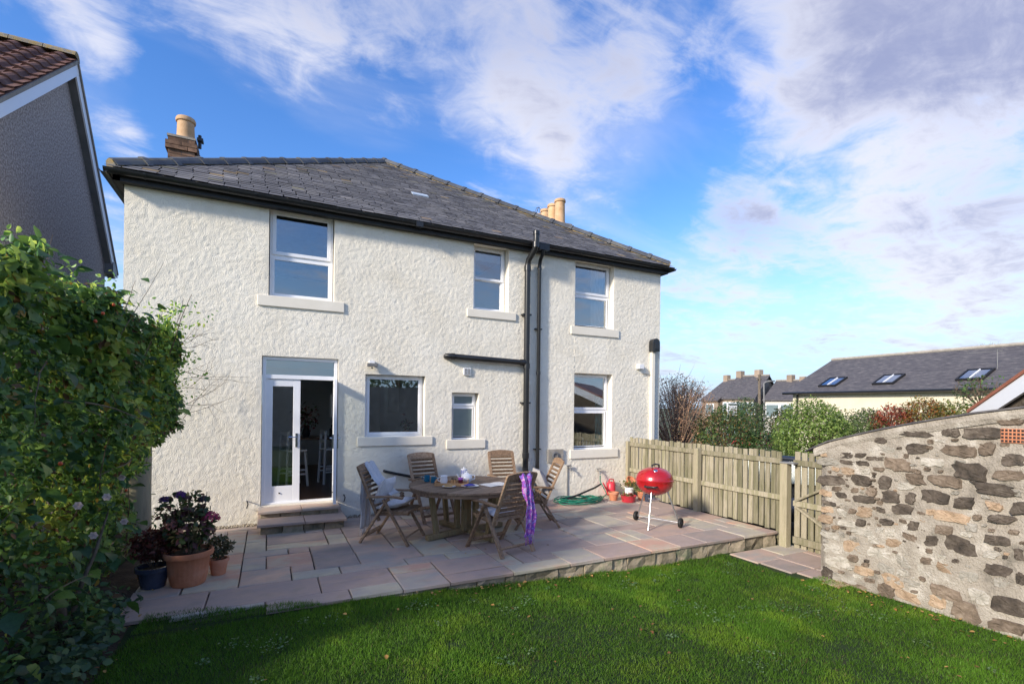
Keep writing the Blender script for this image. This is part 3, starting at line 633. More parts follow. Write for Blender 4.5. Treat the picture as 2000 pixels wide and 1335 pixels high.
# fascia, gutter, joints
MB().box((HX0 - .1, 8.37, 4.845), (HX1 + .1, 8.485, 4.975)).build('fascia', m_fascia, house)
MB().box((HX0 - .1, 8.37, 4.843), (HX0 - .02, 13.9, 4.975)).box((HX1 + .02, 8.372, 4.843), (HX1 + .1, 13.9, 4.975)).build('fascia', m_fascia, house)
def gutter(p, q, name='gutter'):
    p, q = Vector(p), Vector(q); d = (q - p).normalized(); s = d.cross(Vector((0, 0, 1))); b = MB(); n = 9; vs = []
    for rad in (.062, .055):
        for e in (p, q):
            for i in range(n):
                a = math.pi * i / (n - 1) + math.pi; vs.append(e + s * (rad * math.cos(a)) + Vector((0, 0, rad * 1.05 * math.sin(a))))
    fs = [(i, i + 1, n + i + 1, n + i) for i in range(n - 1)] + [(2 * n + i + 1, 2 * n + i, 3 * n + i, 3 * n + i + 1) for i in range(n - 1)]
    fs += [(0, n, 3 * n, 2 * n), (n - 1, 3 * n - 1, 4 * n - 1, 2 * n - 1)] + [(i, 2 * n + i, 2 * n + i + 1, i + 1) for i in range(n - 1)] + [(n + i, n + i + 1, 3 * n + i + 1, 3 * n + i) for i in range(n - 1)]
    return b.add(vs, fs).build(name, m_black, house, smooth=True)
gt = gutter((HX0 - .18, 8.305, 4.965), (HX1 + .18, 8.305, 4.965))
for x in (-1.55, -.2, .95, 2.0, 2.95, 3.75, 5.6, 6.45, 7.4):
    b = MB(); vs = []
    for e in (x - .012, x + .012):
        for i in range(9):
            a = math.pi * i / 8 + math.pi; vs.append((e, 8.305 + .068 * math.cos(a), 4.968 + .073 * math.sin(a)))
    b.add(vs, [(i, i + 1, 9 + i + 1, 9 + i) for i in range(8)] + [tuple(range(8, -1, -1)), tuple(range(9, 18))]).build('gutter_bracket', m_black, gt)
MB().box((2.22, 8.235, 4.89), (2.34, 8.375, 4.972)).build('gutter_union', m_black, gt)
MB().box((4.62, 8.235, 4.86), (4.84, 8.375, 4.972)).build('gutter_outlet', m_black, gt)
for x in (HX0 - .18, HX1 + .18): gutter((x, 8.26, 4.955), (x, 13.9, 4.955))
# pipes
def pipe(pts, r, name, collars=(), n=12):
    o = MB().tube(pts, r, n).build(name, m_black, house, smooth=True)
    for c, d in collars:
        c = Vector(c); d = Vector(d); MB().tube([c - d, c + d], r * 1.18, n).build('collar', m_black, o, smooth=True)
    return o
sp = pipe([(4.45, 8.40, 0), (4.45, 8.40, 4.56), (4.46, 8.38, 4.66), (4.50, 8.2, 4.83), (4.51, 8.17, 4.92), (4.51, 8.17, 5.16)], .056, 'soil_pipe',
     [((4.45, 8.4, z), (0, 0, .05)) for z in (.9, 2.62, 4.5)] + [((4.51, 8.17, 5.12), (0, 0, .03)), ((4.505, 8.18, 4.9), (0, 0, .05))])
for z in (1.9, 3.6): MB().box((4.36, 8.38, z), (4.54, 8.49, z + .03)).build('pipe_clip', m_black, sp)
rp_ = pipe([(4.73, 8.305, 4.9), (4.73, 8.31, 4.80), (4.73, 8.40, 4.70), (4.73, 8.43, 4.6), (4.73, 8.43, .1)], .036, 'downpipe', [((4.73, 8.43, z), (0, 0, .03)) for z in (4.55, 2.5)])
for z in (1.0, 3.35): MB().box((4.66, 8.42, z), (4.80, 8.49, z + .025)).build('pipe_clip', m_black, rp_)
pipe([(2.86, 8.5, 2.73), (2.86, 8.43, 2.73), (2.90, 8.41, 2.73), (4.45, 8.40, 2.685)], .052, 'waste_pipe', [((2.96, 8.41, 2.727), (.03, 0, 0)), ((4.36, 8.4, 2.69), (.04, 0, 0))])
p1, p2 = ony(752, 920, 8.44), ony(900, 949, 8.44); pipe([(p1.x, 8.5, p1.z), p1, p2, ony(1006, 972, 8.44)], .024, 'drain_pipe')
# chimneys
def chimney(cx, cy, sx, sy, z0, z1, pots, pr, ph, n=4):
    c = MB().box((cx - sx / 2 + .012, cy - sy / 2 + .012, z0), (cx + sx / 2 - .012, cy + sy / 2 - .012, z1 - .01)).build('chimney', m_cement, house)
    h = .075; z = z0; row = 0; rows = int((z1 - z0) / h)
    while z < z1 - .02:
        ex = .035 if row in (rows - 2, rows - 3) else 0
        for side in range(4):
            L_ = (sx if side % 2 == 0 else sy) + 2 * ex; o = 0; k = max(2, int(round(L_ / .215)));
            for i in range(k):
                a = -L_ / 2 + L_ * i / k + (.1 if row % 2 and i else 0); b = -L_ / 2 + L_ * (i + 1) / k + (.1 if row % 2 and i < k - 1 else 0)
                if side == 0: bb = ((cx + a + .005, cy - sy / 2 - ex, z), (cx + b - .005, cy - sy / 2 + .02 , z + h - .01))
                elif side == 2: bb = ((cx + a + .005, cy + sy / 2 - .02, z), (cx + b - .005, cy + sy / 2 + ex, z + h - .01))
                elif side == 1: bb = ((cx + sx / 2 - .02, cy + a + .025, z), (cx + sx / 2 + ex, cy + b - .025, z + h - .01))
                else: bb = ((cx - sx / 2 - ex, cy + a + .025, z), (cx - sx / 2 + .02, cy + b - .025, z + h - .01))
                MB().box(*bb).build('brick', m_brick, c)
        z += h; row += 1
    MB().box((cx - sx / 2 - .01, cy - sy / 2 - .01, z1 - .008), (cx + sx / 2 + .01, cy + sy / 2 + .01, z1 + .03)).build('capping', m_cement, c)
    for (x, y) in pots:
        MB().lathe([(pr * 1.12, 0), (pr * 1.05, .06), (pr, .1), (pr * .93, ph - .09), (pr * .93, ph - .085), (pr * 1.08, ph - .075), (pr * 1.12, ph - .04), (pr * 1.02, ph), (pr * .8, ph), (pr * .75, ph - .3)], (x, y, z1 + .02), 20).build('chimney_pot', m_clay, c, smooth=True)
    return c
ca = ony(327, 300, 10.6); cb = ony(381, 300, 10.6)
chl = chimney((ca.x + cb.x) / 2, 10.85, cb.x - ca.x, .5, 5.4, ony(357, 274, 10.7).z, [((ca.x + cb.x) / 2 + .03, 10.85)], .145, ony(357, 226, 10.75).z - ony(357, 274, 10.75).z, 4)
cc_ = Vector(((ca.x + cb.x) / 2, 10.85, ony(357, 274, 10.75).z))
MB().tube([cc_ + Vector((.24, .1, .0)), cc_ + Vector((.24, .1, .24))], .03, 8).box((cc_.x + .2, 10.88, cc_.z + .12), (cc_.x + .3, 11.02, cc_.z + .17)).build('flue_cowl', m_black, chl)
chr_ = chimney(7.45, 12.75, .5, 1.75, 5.2, 7.02, [(7.45, 12.12), (7.45, 12.52), (7.45, 12.94), (7.45, 13.38)], .15, .74)
b = MB()                                   # wire bird guard on the far pot
for k in range(8):
    a = k * math.pi / 4; b.tube([(7.45 + .13 * math.cos(a) * math.cos(t), 13.38 + .13 * math.sin(a) * math.cos(t), 7.76 + .26 * math.sin(t)) for t in np.linspace(0, 1.57, 6)], .006, 4)
b.build('bird_guard', m_black, chr_)
# wall fittings
fl = MB().box((1.455, 8.33, 2.48), (1.625, 8.43, 2.535)).build('floodlight', m_grey, house, bevel=.006); MB().box((1.50, 8.40, 2.525), (1.58, 8.5, 2.585)).build('bracket', m_china, fl); MB().lathe([(0, 0), (.014, .004), (.018, .02), (0, .03)], (1.54, 8.4, 2.445), 10).build('sensor', m_grey, fl)
v = MB().box((3.19, 8.465, 2.41), (3.33, 8.5, 2.54)).build('air_vent', m_china, house)
for i in range(2):
    for j in range(3): MB().box((3.205 + i * .062, 8.46, 2.425 + j * .036), (3.255 + i * .062, 8.466, 2.45 + j * .036)).build('louvre', m_grey, v)
bb = MB(); n = 14; prof = [(-.10, 0), (.10, 0), (.10, .2)] + [(.10 * math.cos(a), .2 + .09 * math.sin(a)) for a in np.linspace(0, math.pi, 9)[1:-1]] + [(-.10, .2)]
k = len(prof); bb.add([(7.68 + x, 8.36, 3.09 + z) for x, z in prof] + [(7.68 + x, 8.5, 3.09 + z) for x, z in prof], [tuple(range(k)), tuple(range(2 * k - 1, k - 1, -1))] + [(i, k + i, k + (i + 1) % k, (i + 1) % k) for i in range(k)])
al = bb.build('cable_box', m_black, house, bevel=.008); MB().box((7.615, 8.345, 3.13), (7.745, 8.365, 3.28)).build('lid', m_black, al, bevel=.01)
MB().box((7.62, 8.43, 1.1), (7.70, 8.5, 3.09)).build('cable_trunking', m_render, house)
MB().box((7.225, 8.39, 2.69), (7.365, 8.5, 2.795)).build('junction_box', m_china, house, bevel=.01)
MB().tube([(7.36, 8.47, 2.60), (7.55, 8.47, 2.585), (7.6, 8.47, 2.58)], .008, 6).build('cable', m_grey, house)
mt = MB().box((4.99, 8.455, .735), (5.34, 8.5, .995)).build('vent_plate', m_cement, house)
MB().lathe([(.0, 0), (.075, 0), (.085, .02), (.05, .03), (.05, .012), (0, .012)], (0, 0, 0), 16).build('flue_terminal', m_grey, mt).data.transform(Matrix.Translation((5.14, 8.45, .87)) @ Matrix.Rotation(R(90), 4, 'X'))
tp = MB().tube([(5.48, 8.5, .62), (5.48, 8.41, .62), (5.48, 8.38, .56)], .018, 8).box((5.42, 8.43, .64), (5.53, 8.46, .665)).build('garden_tap', m_grey, house); MB().tube([(5.47, 8.49, .62), (5.47, 8.49, .05)], .012, 6).build('supply_pipe', m_grey, tp)
MB().tube([(6.22, 8.5, .52), (6.22, 8.42, .52), (6.22, 8.40, .44)], .016, 8).box((6.16, 8.43, .55), (6.27, 8.45, .57)).build('hose_tap', m_grey, house)
for xx in (-.28, 1.12):
    MB().tube([(xx, 8.5, .36), (xx, 8.44, .37), (xx + .015, 8.42, .33), (xx, 8.42, .27), (xx, 8.46, .26)], .009, 6).build('door_stay', m_black, house)

# ------------------------------------------------------------------ inside the kitchen
def stool(loc, rz, label):
    t = thing('bar_stool', label, 'stool', loc, rz, 'white bar stools in the kitchen')
    for sx in (-1, 1):
        for sy in (-1, 1):
            MB().bar((sx * .2, sy * .2, 0), (sx * .16, sy * .16, .68 if sx > 0 else 1.05), .035, .035).build('leg', m_china, t).data.transform(WM[t.name])
    MB().box((-.19, -.19, .66), (.19, .19, .70)).build('seat', m_china, t, bevel=.01).data.transform(WM[t.name])
    for z in (.82, .98): MB().box((-.185, -.15, z), (-.16, .15, z + .06)).build('back_rail', m_china, t).data.transform(WM[t.name])
    for z in (.22, .3):
        MB().box((-.18, -.19, z), (.18, -.165, z + .03)).box((-.18, .165, z), (.18, .19, z + .03)).build('stretcher', m_china, t).data.transform(WM[t.name])
s1 = ony(578, 935, 10.3); s2 = ony(640, 930, 10.4)
stool((s1.x - .05, 10.35, .272), R(20), 'white bar stool seen through the left glass door'); stool((s2.x + .08, 10.5, .272), R(10), 'white bar stool just inside the open door')
kt = thing('kitchen_table', 'tall dark wooden table inside the kitchen', 'table', (1.25, 11.0, .272))
MB().box((.45, 10.7, 1.12), (2.2, 11.5, 1.16)).build('table_top', m_floor, kt, bevel=.005)
for x in (.52, 2.1):
    for y in (10.76, 11.42): MB().box((x - .03, y - .03, .272), (x + .03, y + .03, 1.12)).build('leg', m_fascia, kt)
vs_ = ony(598, 835, 11.0); vz = thing('flower_vase', 'dark vase of red flowers on the kitchen table', 'vase', (vs_.x, 11.0, 1.162))
MB().lathe([(.0, 0), (.06, 0), (.08, .08), (.05, .2), (.06, .24), (.045, .23), (0, .05)], (vs_.x, 11.0, 1.162), 16).build('vase', m_fascia, vz, smooth=True)
q_ = rng.normal(size=(160, 3)) * np.array([.11, .11, .12]) + np.array([vs_.x, 11.0, 1.58]); leaf_cloud('flowers', q_, .07, palette(160, [(.12, .03, .04), (.04, .06, .02), (.14, .07, .06)]), m_leaf, vz)
ct = thing('coffee_press', 'dark cafetiere on the kitchen table', 'coffee pot', (vs_.x + .5, 11.0, 1.162)); MB().lathe([(0, 0), (.05, 0), (.05, .17), (.015, .19), (.015, .22), (.02, .24), (0, .25)], (vs_.x + .5, 11.0, 1.162), 14).build('jug', m_black, ct, smooth=True); MB().tube([(vs_.x + .55, 11, 1.31), (vs_.x + .60, 11, 1.29), (vs_.x + .60, 11, 1.22), (vs_.x + .55, 11, 1.20)], .008, 6).build('handle', m_black, ct)
kc = thing('wall_cabinets', 'white kitchen wall cabinets behind the square window', 'cabinet', (2.3, 11.2, 1.7))
c1, c2 = ony(757, 805, 11.0), ony(803, 745, 11.0)
for i in range(2): MB().box((c1.x + i * (c2.x - c1.x) / 2 + .006, 11.0, c1.z), (c1.x + (i + 1) * (c2.x - c1.x) / 2 - .006, 11.35, c2.z + .3)).build('cabinet_door', m_cab, kc, bevel=.004)
fp_ = Vector((2.2, 8.72, 1.30)); op = thing('windowsill_plant', 'small plant in a yellow pot inside the square window', 'plant', fp_)
MB().lathe([(0, 0), (.05, 0), (.062, .1), (.055, .1), (0, .08)], fp_, 16).build('pot', m_tray, op, smooth=True)
leaf_cloud('leaves', rng.normal(size=(40, 3)) * np.array([.04, .03, .06]) + np.array([2.2, 8.72, 1.50]), .07, palette(40, [(.06, .10, .03), (.14, .06, .05)]), m_leaf, op)
rg = random.Random(3); ORD = ['leftmost', 'second', 'third', 'fourth', 'fifth', 'sixth', 'seventh', 'eighth', 'rightmost']; MN = {}
for i in range(9):
    x = 5.72 + i * .095; h = rg.uniform(.10, .22); m_ = rg.choice([m_mug, m_china, m_tray, m_pad, m_terra])
    tag(MB().lathe([(0, 0), (.032, 0), (.035, h * .6), (.016, h * .75), (.016, h), (0, h)], (x, 8.87 + rg.uniform(-.02, .03), .975), 12).build('ornament', m_, smooth=True), ORD[i] + ' small ornament from the left inside the lower right window', 'ornament', 'ornaments on the inner window ledge')
tag(MB().box((5.62, 8.805, .93), (6.58, 8.98, .972)).build('window_ledge', m_china, house))
# paper notice beside the door
MB().box((.99, 9.15, 1.62), (1.0, 9.42, 2.02)).build('notice', m_paper, house)

# ================================================================== NEIGHBOUR
def neighbour():
    gx = -3.2; pk = (11.53, 8.0); fr_ = (8.3, 5.435); bk_ = (14.3, 4.78)
    nb = thing('neighbour_house', 'neighbouring house with grey pebbledash gable and brown tiled roof', 'house', (-7, 11, 0))
    b = MB(); prof = [(7.75, -.5), (14.0, -.5), (14.0, 4.85), pk, (7.75, 4.85)]
    prof = [(8.5, -.5), (13.95, -.5), (13.95, 5.15), (11.53, 7.86), (8.5, 5.5)]
    k = len(prof); b.add([(gx - .12, y, z) for y, z in prof] + [(gx - 9, y, z) for y, z in prof], [tuple(range(k)), tuple(range(2 * k - 1, k - 1, -1))] + [(i, k + i, k + (i + 1) % k, (i + 1) % k) for i in range(k)])
    b.build('gable_wall', m_pebble, nb)
    def slopebox(p, q, t, xa, xb, mat, nm, off=0):
        (y0, z0), (y1, z1) = p, q; d = Vector((0, y1 - y0, z1 - z0)).normalized(); n_ = Vector((0, -d.z, d.y)); n_ = n_ if n_.z > 0 else -n_
        a, c = Vector((0, y0, z0)) + n_ * off, Vector((0, y1, z1)) + n_ * off
        vs = []
        for x in (xa, xb): vs += [Vector((x, 0, 0)) + a, Vector((x, 0, 0)) + c, Vector((x, 0, 0)) + c + n_ * t, Vector((x, 0, 0)) + a + n_ * t]
        return MB().add(vs, [(0, 1, 2, 3), (7, 6, 5, 4), (0, 4, 5, 1), (1, 5, 6, 2), (2, 6, 7, 3), (3, 7, 4, 0)]).build(nm, mat, nb)
    rf = slopebox(fr_, pk, .03, gx - 9, gx + .03, m_tile, 'roof', .0); slopebox(bk_, pk, .05, gx - 9, gx + .03, m_tile, 'roof', 0)
    slopebox(fr_, (pk[0], pk[1] - .01), .17, gx, gx + .028, m_white, 'bargeboard', -.2); slopebox(bk_, (pk[0], pk[1] - .01), .17, gx, gx + .026, m_white, 'bargeboard', -.2)
    slopebox((fr_[0], fr_[1]), pk, .02, gx - .12, gx - .001, m_grey, 'soffit', -.2); slopebox(bk_, pk, .02, gx - .12, gx - .001, m_grey, 'soffit', -.2)
    slopebox(fr_, pk, .05, gx + .03, gx + .05, m_cement, 'verge', -.03); slopebox(bk_, pk, .05, gx + .03, gx + .05, m_cement, 'verge', -.03)
    MB().box((gx - .6, 13.9, 4.72), (gx + .04, 14.22, 4.98)).build('eaves_box', m_grey, nb)
    MB().tube([(gx - 9, 14.35, 4.78), (gx + .02, 14.35, 4.78)], .06, 10).build('gutter', m_china, nb, smooth=True)
    # interlocking tiles on the visible slope
    d = Vector((0, pk[0] - fr_[0], pk[1] - fr_[1])); L_ = d.length; d.normalize(); nn = Vector((0, -d.z, d.y)); w, ex = .30, .34; m = 8
    vs = []
    for j, (s, lift) in enumerate(((-.01, .0), (-.01, .045), (ex + .04, .012))):
        for i in range(m + 1):
            t = i / m; hh = .05 * (max(0, math.sin(math.pi * min(1, t / .62))) ** .8) - .012 * (t > .62)
            vs.append((t * w, s, hh + lift))
    fs = [(i, i + 1, m + 2 + i, m + 1 + i) for i in range(m)] + [(m + 1 + i, m + 2 + i, 2 * m + 3 + i, 2 * m + 2 + i) for i in range(m)]
    me = MB().add(vs, fs).mesh('roof_tile', m_tile)
    rot = Matrix((Vector((1, 0, 0)), d, nn)).transposed().to_euler()
    rows = int(L_ / ex); far = MB()
    for r_ in range(rows):
        for c in range(28):
            x = gx + .03 - (c + 1) * w; p = Vector((x, fr_[0], fr_[1])) + d * (r_ * ex + (L_ - rows * ex)) + nn * .03
            if c < 20: inst('roof_tile', me, rf, p, rot)
            else: far.add([p + Vector((v_[0], 0, 0)) + d * v_[1] + nn * v_[2] for v_ in vs], fs)
    far.build('far_roof_tiles', m_tile, rf, kind='stuff')
    rm = MB(); hf = 8; rm.add([(x, .13 * math.cos(a), .12 * math.sin(a)) for x in (0, .44) for a in np.linspace(0, math.pi, hf)], [(i, i + 1, hf + i + 1, hf + i) for i in range(hf - 1)] + [tuple(range(hf)), tuple(range(2 * hf - 1, hf - 1, -1))])
    me = rm.mesh('ridge_tile', m_mort)
    for i in range(19): inst('ridge_tile', me, rf, (gx + .04 - (i + 1) * .45, pk[0], pk[1] + .04))
neighbour()

# ================================================================== FENCE AND GATE
FX = 7.0
fence = thing('picket_fence', 'weathered green-tinged timber board fence beside the patio', 'fence', (FX, 6.6, 0))
def picket_mesh(h, w, nm='board'):
    return MB().box((-.010, -w / 2, 0), (.010, w / 2, h)).mesh(nm, m_fence)
pm1, pm2 = picket_mesh(1.20, .078), picket_mesh(1.42, .080)
y = 8.40
while y > 4.98:
    low = y < 4.95
    inst('board', pm1, fence, (FX + .03 + random.uniform(-.002, .002), y, random.uniform(-.012, .012)), (0, random.uniform(-.01, .01), random.uniform(-.03, .03)))
    y -= .099 + random.uniform(-.004, .004)
inst('board', pm2, fence, (FX + .03, 4.955, -.22))
for z0, z1 in ((1.02, 1.10), (.47, .55)): MB().box((FX - .02, 4.9, z0), (FX + .018, 8.44, z1)).build('rail', m_fence, fence, bevel=.004)
MB().box((FX - .02, 4.92, -.12), (FX + .018, 5.05, -.02)).build('rail', m_fence, fence)
for yy, zt, zb, w, x_ in ((8.43, 1.12, 0, .07, FX - .03), (6.47, 1.13, -.05, .10, FX - .07), (4.79, 1.06, -.25, .115, FX - .06)):
    MB().box((x_ - w / 2, yy - w / 2, zb), (x_ + w / 2, yy + w / 2, zt)).build('post', m_fpost, fence, bevel=.008)
gate = thing('garden_gate', 'weathered braced timber gate partly hidden by the stone wall', 'gate', (FX, 4.3, -.2))
y = 4.66
while y > 3.5:
    inst('board', pm2, gate, (FX + .03, y, -.20 + random.uniform(-.008, .008)), (0, 0, random.uniform(-.02, .02))); y -= .104
for z0, z1 in ((1.02, 1.10), (.42, .50), (-.13, -.03)): MB().box((FX - .02, 3.5, z0), (FX + .018, 4.70, z1)).build('rail', m_fence, gate, bevel=.004)
MB().bar((FX - .0, 4.66, .50), (FX - .0, 3.8, 1.0), .03, .075, (1, 0, 0)).build('brace', m_fence, gate); MB().bar((FX - .0, 4.66, .42), (FX - .0, 3.8, -.04), .03, .075, (1, 0, 0)).build('brace', m_fence, gate)
MB().box((FX - .13, 4.62, 1.045), (FX - .02, 4.84, 1.065)).build('latch', m_grey, gate)

# ================================================================== STONE OUTBUILDING
WX = 6.15
shed = thing('stone_outbuilding', 'old rubble stone outbuilding wall with thick pale mortar', 'outbuilding', (WX + 1, 1, -.3))
def wtop(y): return float(np.interp(y, [-3, 1.95, 2.32, 2.74, 3.23, 3.83, 3.9], [2.75, 1.885, 1.823, 1.728, 1.60, 1.41, 1.34]))
def rubble():
    Yc = np.arange(-3.0, 3.84, .03); Yc[-1] = 3.83; nz = 76; P = []
    for yv in Yc:
        zt = wtop(yv) - .03
        for i in range(nz): P.append((WX, yv, -.35 + (zt + .35) * i / (nz - 1)))
    P = np.array(P); n = fbm(P * 9, 31, 3); n2 = fbm(P * 2.2, 35, 2); rnd = .10 * sstep(.18, 0, 3.83 - P[:, 1]) ** 2
    P[:, 0] += -.030 * (n - .5) - .05 * (n2 - .5) + rnd
    ny = len(Yc); j, i = np.meshgrid(np.arange(ny - 1), np.arange(nz - 1), indexing='ij'); r0 = (j * nz + i).ravel()
    npmesh('mortar', P, np.stack([r0, r0 + nz, r0 + nz + 1, r0 + 1][::-1], 1).ravel(), 4, m_mortar, shed, smooth=True)
    b = MB(); yy = [3.82, 2.74, 1.0, -3.0]
    b.add([(WX + .09, 3.80, -.35), (WX + 2.4, 3.80, -.35), (WX + 2.4, 3.80, 1.36), (WX + .09, 3.80, 1.36)], [(3, 2, 1, 0)])
    b.add([(WX + 2.4, 3.8, -.35), (WX + 2.4, -3, -.35), (WX + 2.4, -3, 2.7), (WX + 2.4, 3.8, 1.36)], [(0, 1, 2, 3)])
    b.add([(WX, -3, -.35), (WX + 2.4, -3, -.35), (WX + 2.4, -3, 2.7), (WX, -3, 2.7)], [(0, 1, 2, 3)]).build('rear_wall', m_mortar, shed)
    # cement haunch along the verge, slate edge on top
    ys_ = np.linspace(3.86, -3, 26); vs = []
    for yv in ys_:
        zt = wtop(yv); o = random.uniform(-.008, .008)
        vs += [(WX - .012 + o, yv, zt - .115 + o), (WX - .028 + o, yv, zt - .06), (WX - .02, yv, zt - .005), (WX + .2, yv, zt - .004), (WX + .2, yv, zt - .12)]
    fs = [(5 * i + k, 5 * i + k + 1, 5 * i + k + 6, 5 * i + k + 5) for i in range(25) for k in range(4)] + [(0, 1, 2, 3, 4)]
    MB().add(vs, [f[::-1] for f in fs]).build('cement_haunch', m_mortar, shed)
    vs = []
    for yv in np.linspace(3.97, -3, 26):
        zt = wtop(min(yv, 3.9)) + (.0 if yv < 3.9 else -.03); vs += [(WX - .04, yv, zt), (WX + 2.5, yv, zt), (WX - .04, yv, zt + .016), (WX + 2.5, yv, zt + .016)]
    fs = []
    for i in range(25): a = 4 * i; c = a + 4; fs += [(a, c, c + 2, a + 2), (a + 2, c + 2, c + 3, a + 3), (a + 1, a + 3, c + 3, c + 1), (a, a + 1, c + 1, c)]
    MB().add(vs, fs + [(0, 2, 3, 1)]).build('slate_roof', m_fslate, shed)
rubble()
STN = '''430 265 70 28 d|610 230 165 38 d|765 225 40 30 d|803 225 62 52 d|955 230 190 72 d|615 310 125 52 d|690 272 36 22 b|685 303 36 24 b|835 322 160 72 b|980 312 90 72 b|1120 368 140 60 d|325 343 54 28 d|400 360 95 28 d|258 380 78 28 d|515 392 125 76 b|890 428 185 90 d|1100 448 160 62 b|175 475 145 50 d|325 472 95 62 d|450 487 82 62 d|610 468 108 52 b|765 480 165 66 b|1015 517 250 56 d|225 551 66 28 d|380 532 60 42 b|345 572 108 42 d|477 558 106 54 d|585 567 56 54 d|710 560 135 80 d|860 592 110 62 d|1150 620 90 72 d|1015 608 86 46 o|430 628 42 30 d|540 626 116 50 d|930 668 48 30 b|1055 677 140 40 d|460 690 64 34 d|345 640 92 50 o|140 675 90 40 o|790 665 165 66 o|600 710 60 54 d|752 733 86 56 b|695 790 86 52 d|840 812 160 90 d|1035 785 122 62 d|1120 743 52 30 b|1150 860 60 56 d|280 818 95 72 o|490 800 86 42 o|580 768 80 40 b|475 745 52 40 l|420 855 120 60 l|545 898 90 60 l|665 893 66 36 b|755 885 70 44 l|455 932 80 46 l|655 945 80 56 l|765 930 95 50 o|1035 942 146 60 d|1160 985 40 70 d|880 975 100 60 l|1060 1005 90 60 l|490 1000 120 66 o|340 945 100 50 o|200 900 120 66 l|230 985 150 50 l|765 1060 165 76 b|575 1082 130 56 o|455 1050 100 70 b|720 1105 105 66 o|300 1035 170 50 b|150 960 60 66 d|940 1080 100 80 l|1110 1130 190 110 d|870 1165 180 100 b|1080 1235 190 70 b|160 375 110 50 l|150 335 90 34 o|255 425 80 36 o|140 540 66 36 o|690 380 100 50 l|560 505 90 44 l|450 312 100 40 l|1110 165 150 40 b|600 840 60 34 l|160 760 90 40 l|170 830 100 46 l|330 740 120 50 l|690 640 50 36 o|1130 540 60 40 l|840 380 60 24 l|560 660 70 30 l|250 700 90 36 l|390 780 70 40 l|1000 860 90 40 l|900 720 80 40 l|780 990 100 40 l|590 1010 80 40 l'''
def stone(cy, cz, w, h, tone, seed):
    r = random.Random(seed); n = 17; vs = []; ph = r.uniform(0, 6)
    rad = [1 + .16 * math.sin(2 * a + ph) + r.uniform(-.17, .17) for a in np.linspace(0, 2 * math.pi, n, endpoint=False)]
    pr = r.uniform(.010, .024) if tone in 'db' else r.uniform(.006, .014)
    if tone == 'l': pr *= .8
    for f_, x in ((1.06, .03), (1.0, .004), (.90, -pr), (.45, -pr * 1.02)):
        for k in range(n):
            a = 2 * math.pi * k / n; ca, sa = math.cos(a), math.sin(a)
            ca = math.copysign(abs(ca) ** .6, ca); sa = math.copysign(abs(sa) ** .6, sa)
            vs.append((WX + x + r.uniform(-.006, .006), cy + ca * w / 2 * rad[k] * f_, cz + sa * h / 2 * rad[k] * f_))
    vs.append((WX - pr, cy, cz)); fs = []
    for q_ in range(3):
        for k in range(n): fs.append((q_ * n + k, q_ * n + n + k, q_ * n + n + (k + 1) % n, q_ * n + (k + 1) % n))
    fs += [(3 * n + k, 4 * n, 3 * n + (k + 1) % n) for k in range(n)]
    MB().add(vs, fs).build('stone', m_stone[tone], shed)
for i, s in enumerate(STN.split('|')):
    x, y_, w, h, t = s.split(); x, y_, w, h = map(float, (x, y_, w, h))
    p = onx(1560 + x / 2.67, 760 + y_ / 2.67, WX); a = onx(1560 + (x - w / 2) / 2.67, 760 + y_ / 2.67, WX); b_ = onx(1560 + (x + w / 2) / 2.67, 760 + y_ / 2.67, WX)
    c = onx(1560 + x / 2.67, 760 + (y_ - h / 2) / 2.67, WX); d_ = onx(1560 + x / 2.67, 760 + (y_ + h / 2) / 2.67, WX)
    stone(p.y, p.z, abs(a.y - b_.y), abs(c.z - d_.z), t, i)
rq = random.Random(77); taken = []
for s_ in STN.split('|'):
    x, y_, w, h, t = s_.split(); p = onx(1560 + float(x) / 2.67, 760 + float(y_) / 2.67, WX); taken.append((p.y, p.z, float(w) / 2.67 * .0046, float(h) / 2.67 * .0046))
k = 0
for i in range(2600):
    yv = rq.uniform(1.7, 3.72); zv = rq.uniform(-.2, wtop(yv) - .2); w = rq.uniform(.05, .16) * (1 if i < 1200 else .6); h = w * rq.uniform(.4, .75)
    if any(abs(yv - a) < (w + c) * .53 and abs(zv - b_) < (h + d) * .56 for a, b_, c, d in taken): continue
    taken.append((yv, zv, w, h)); stone(yv, zv, w, h, rq.choice('lldbobb') if zv > .35 else rq.choice('lllobbd'), 900 + i); k += 1
    if k > 155: break
for i in range(40):                                    # the wall goes on towards the viewer
    yv = rq.uniform(-2.8, 1.75); stone(yv, rq.uniform(-.2, wtop(yv) - .25), rq.uniform(.12, .42), rq.uniform(.08, .2), rq.choice('ddbbol'), 500 + i)
# terracotta air brick
ab0, ab1 = onx(1956, 836, WX), onx(2003, 866, WX)
yb0, yb1, zb0, zb1 = min(ab0.y, ab1.y), ab0.y, ab1.z, ab0.z
b = MB(); b.box((WX - .018, yb0, zb0), (WX + .03, yb1, zb1))
ak = b.build('air_brick', m_terra, shed, bevel=.003)
for i in range(6):
    for j in range(4):
        yc = yb0 + (yb1 - yb0) * (i + .5) / 6; zc = zb0 + (zb1 - zb0) * (j + .5) / 4
        MB().box((WX - .0195, yc - .009, zc - .010), (WX - .0175, yc + .009, zc + .010)).build('hole', m_fascia, ak)

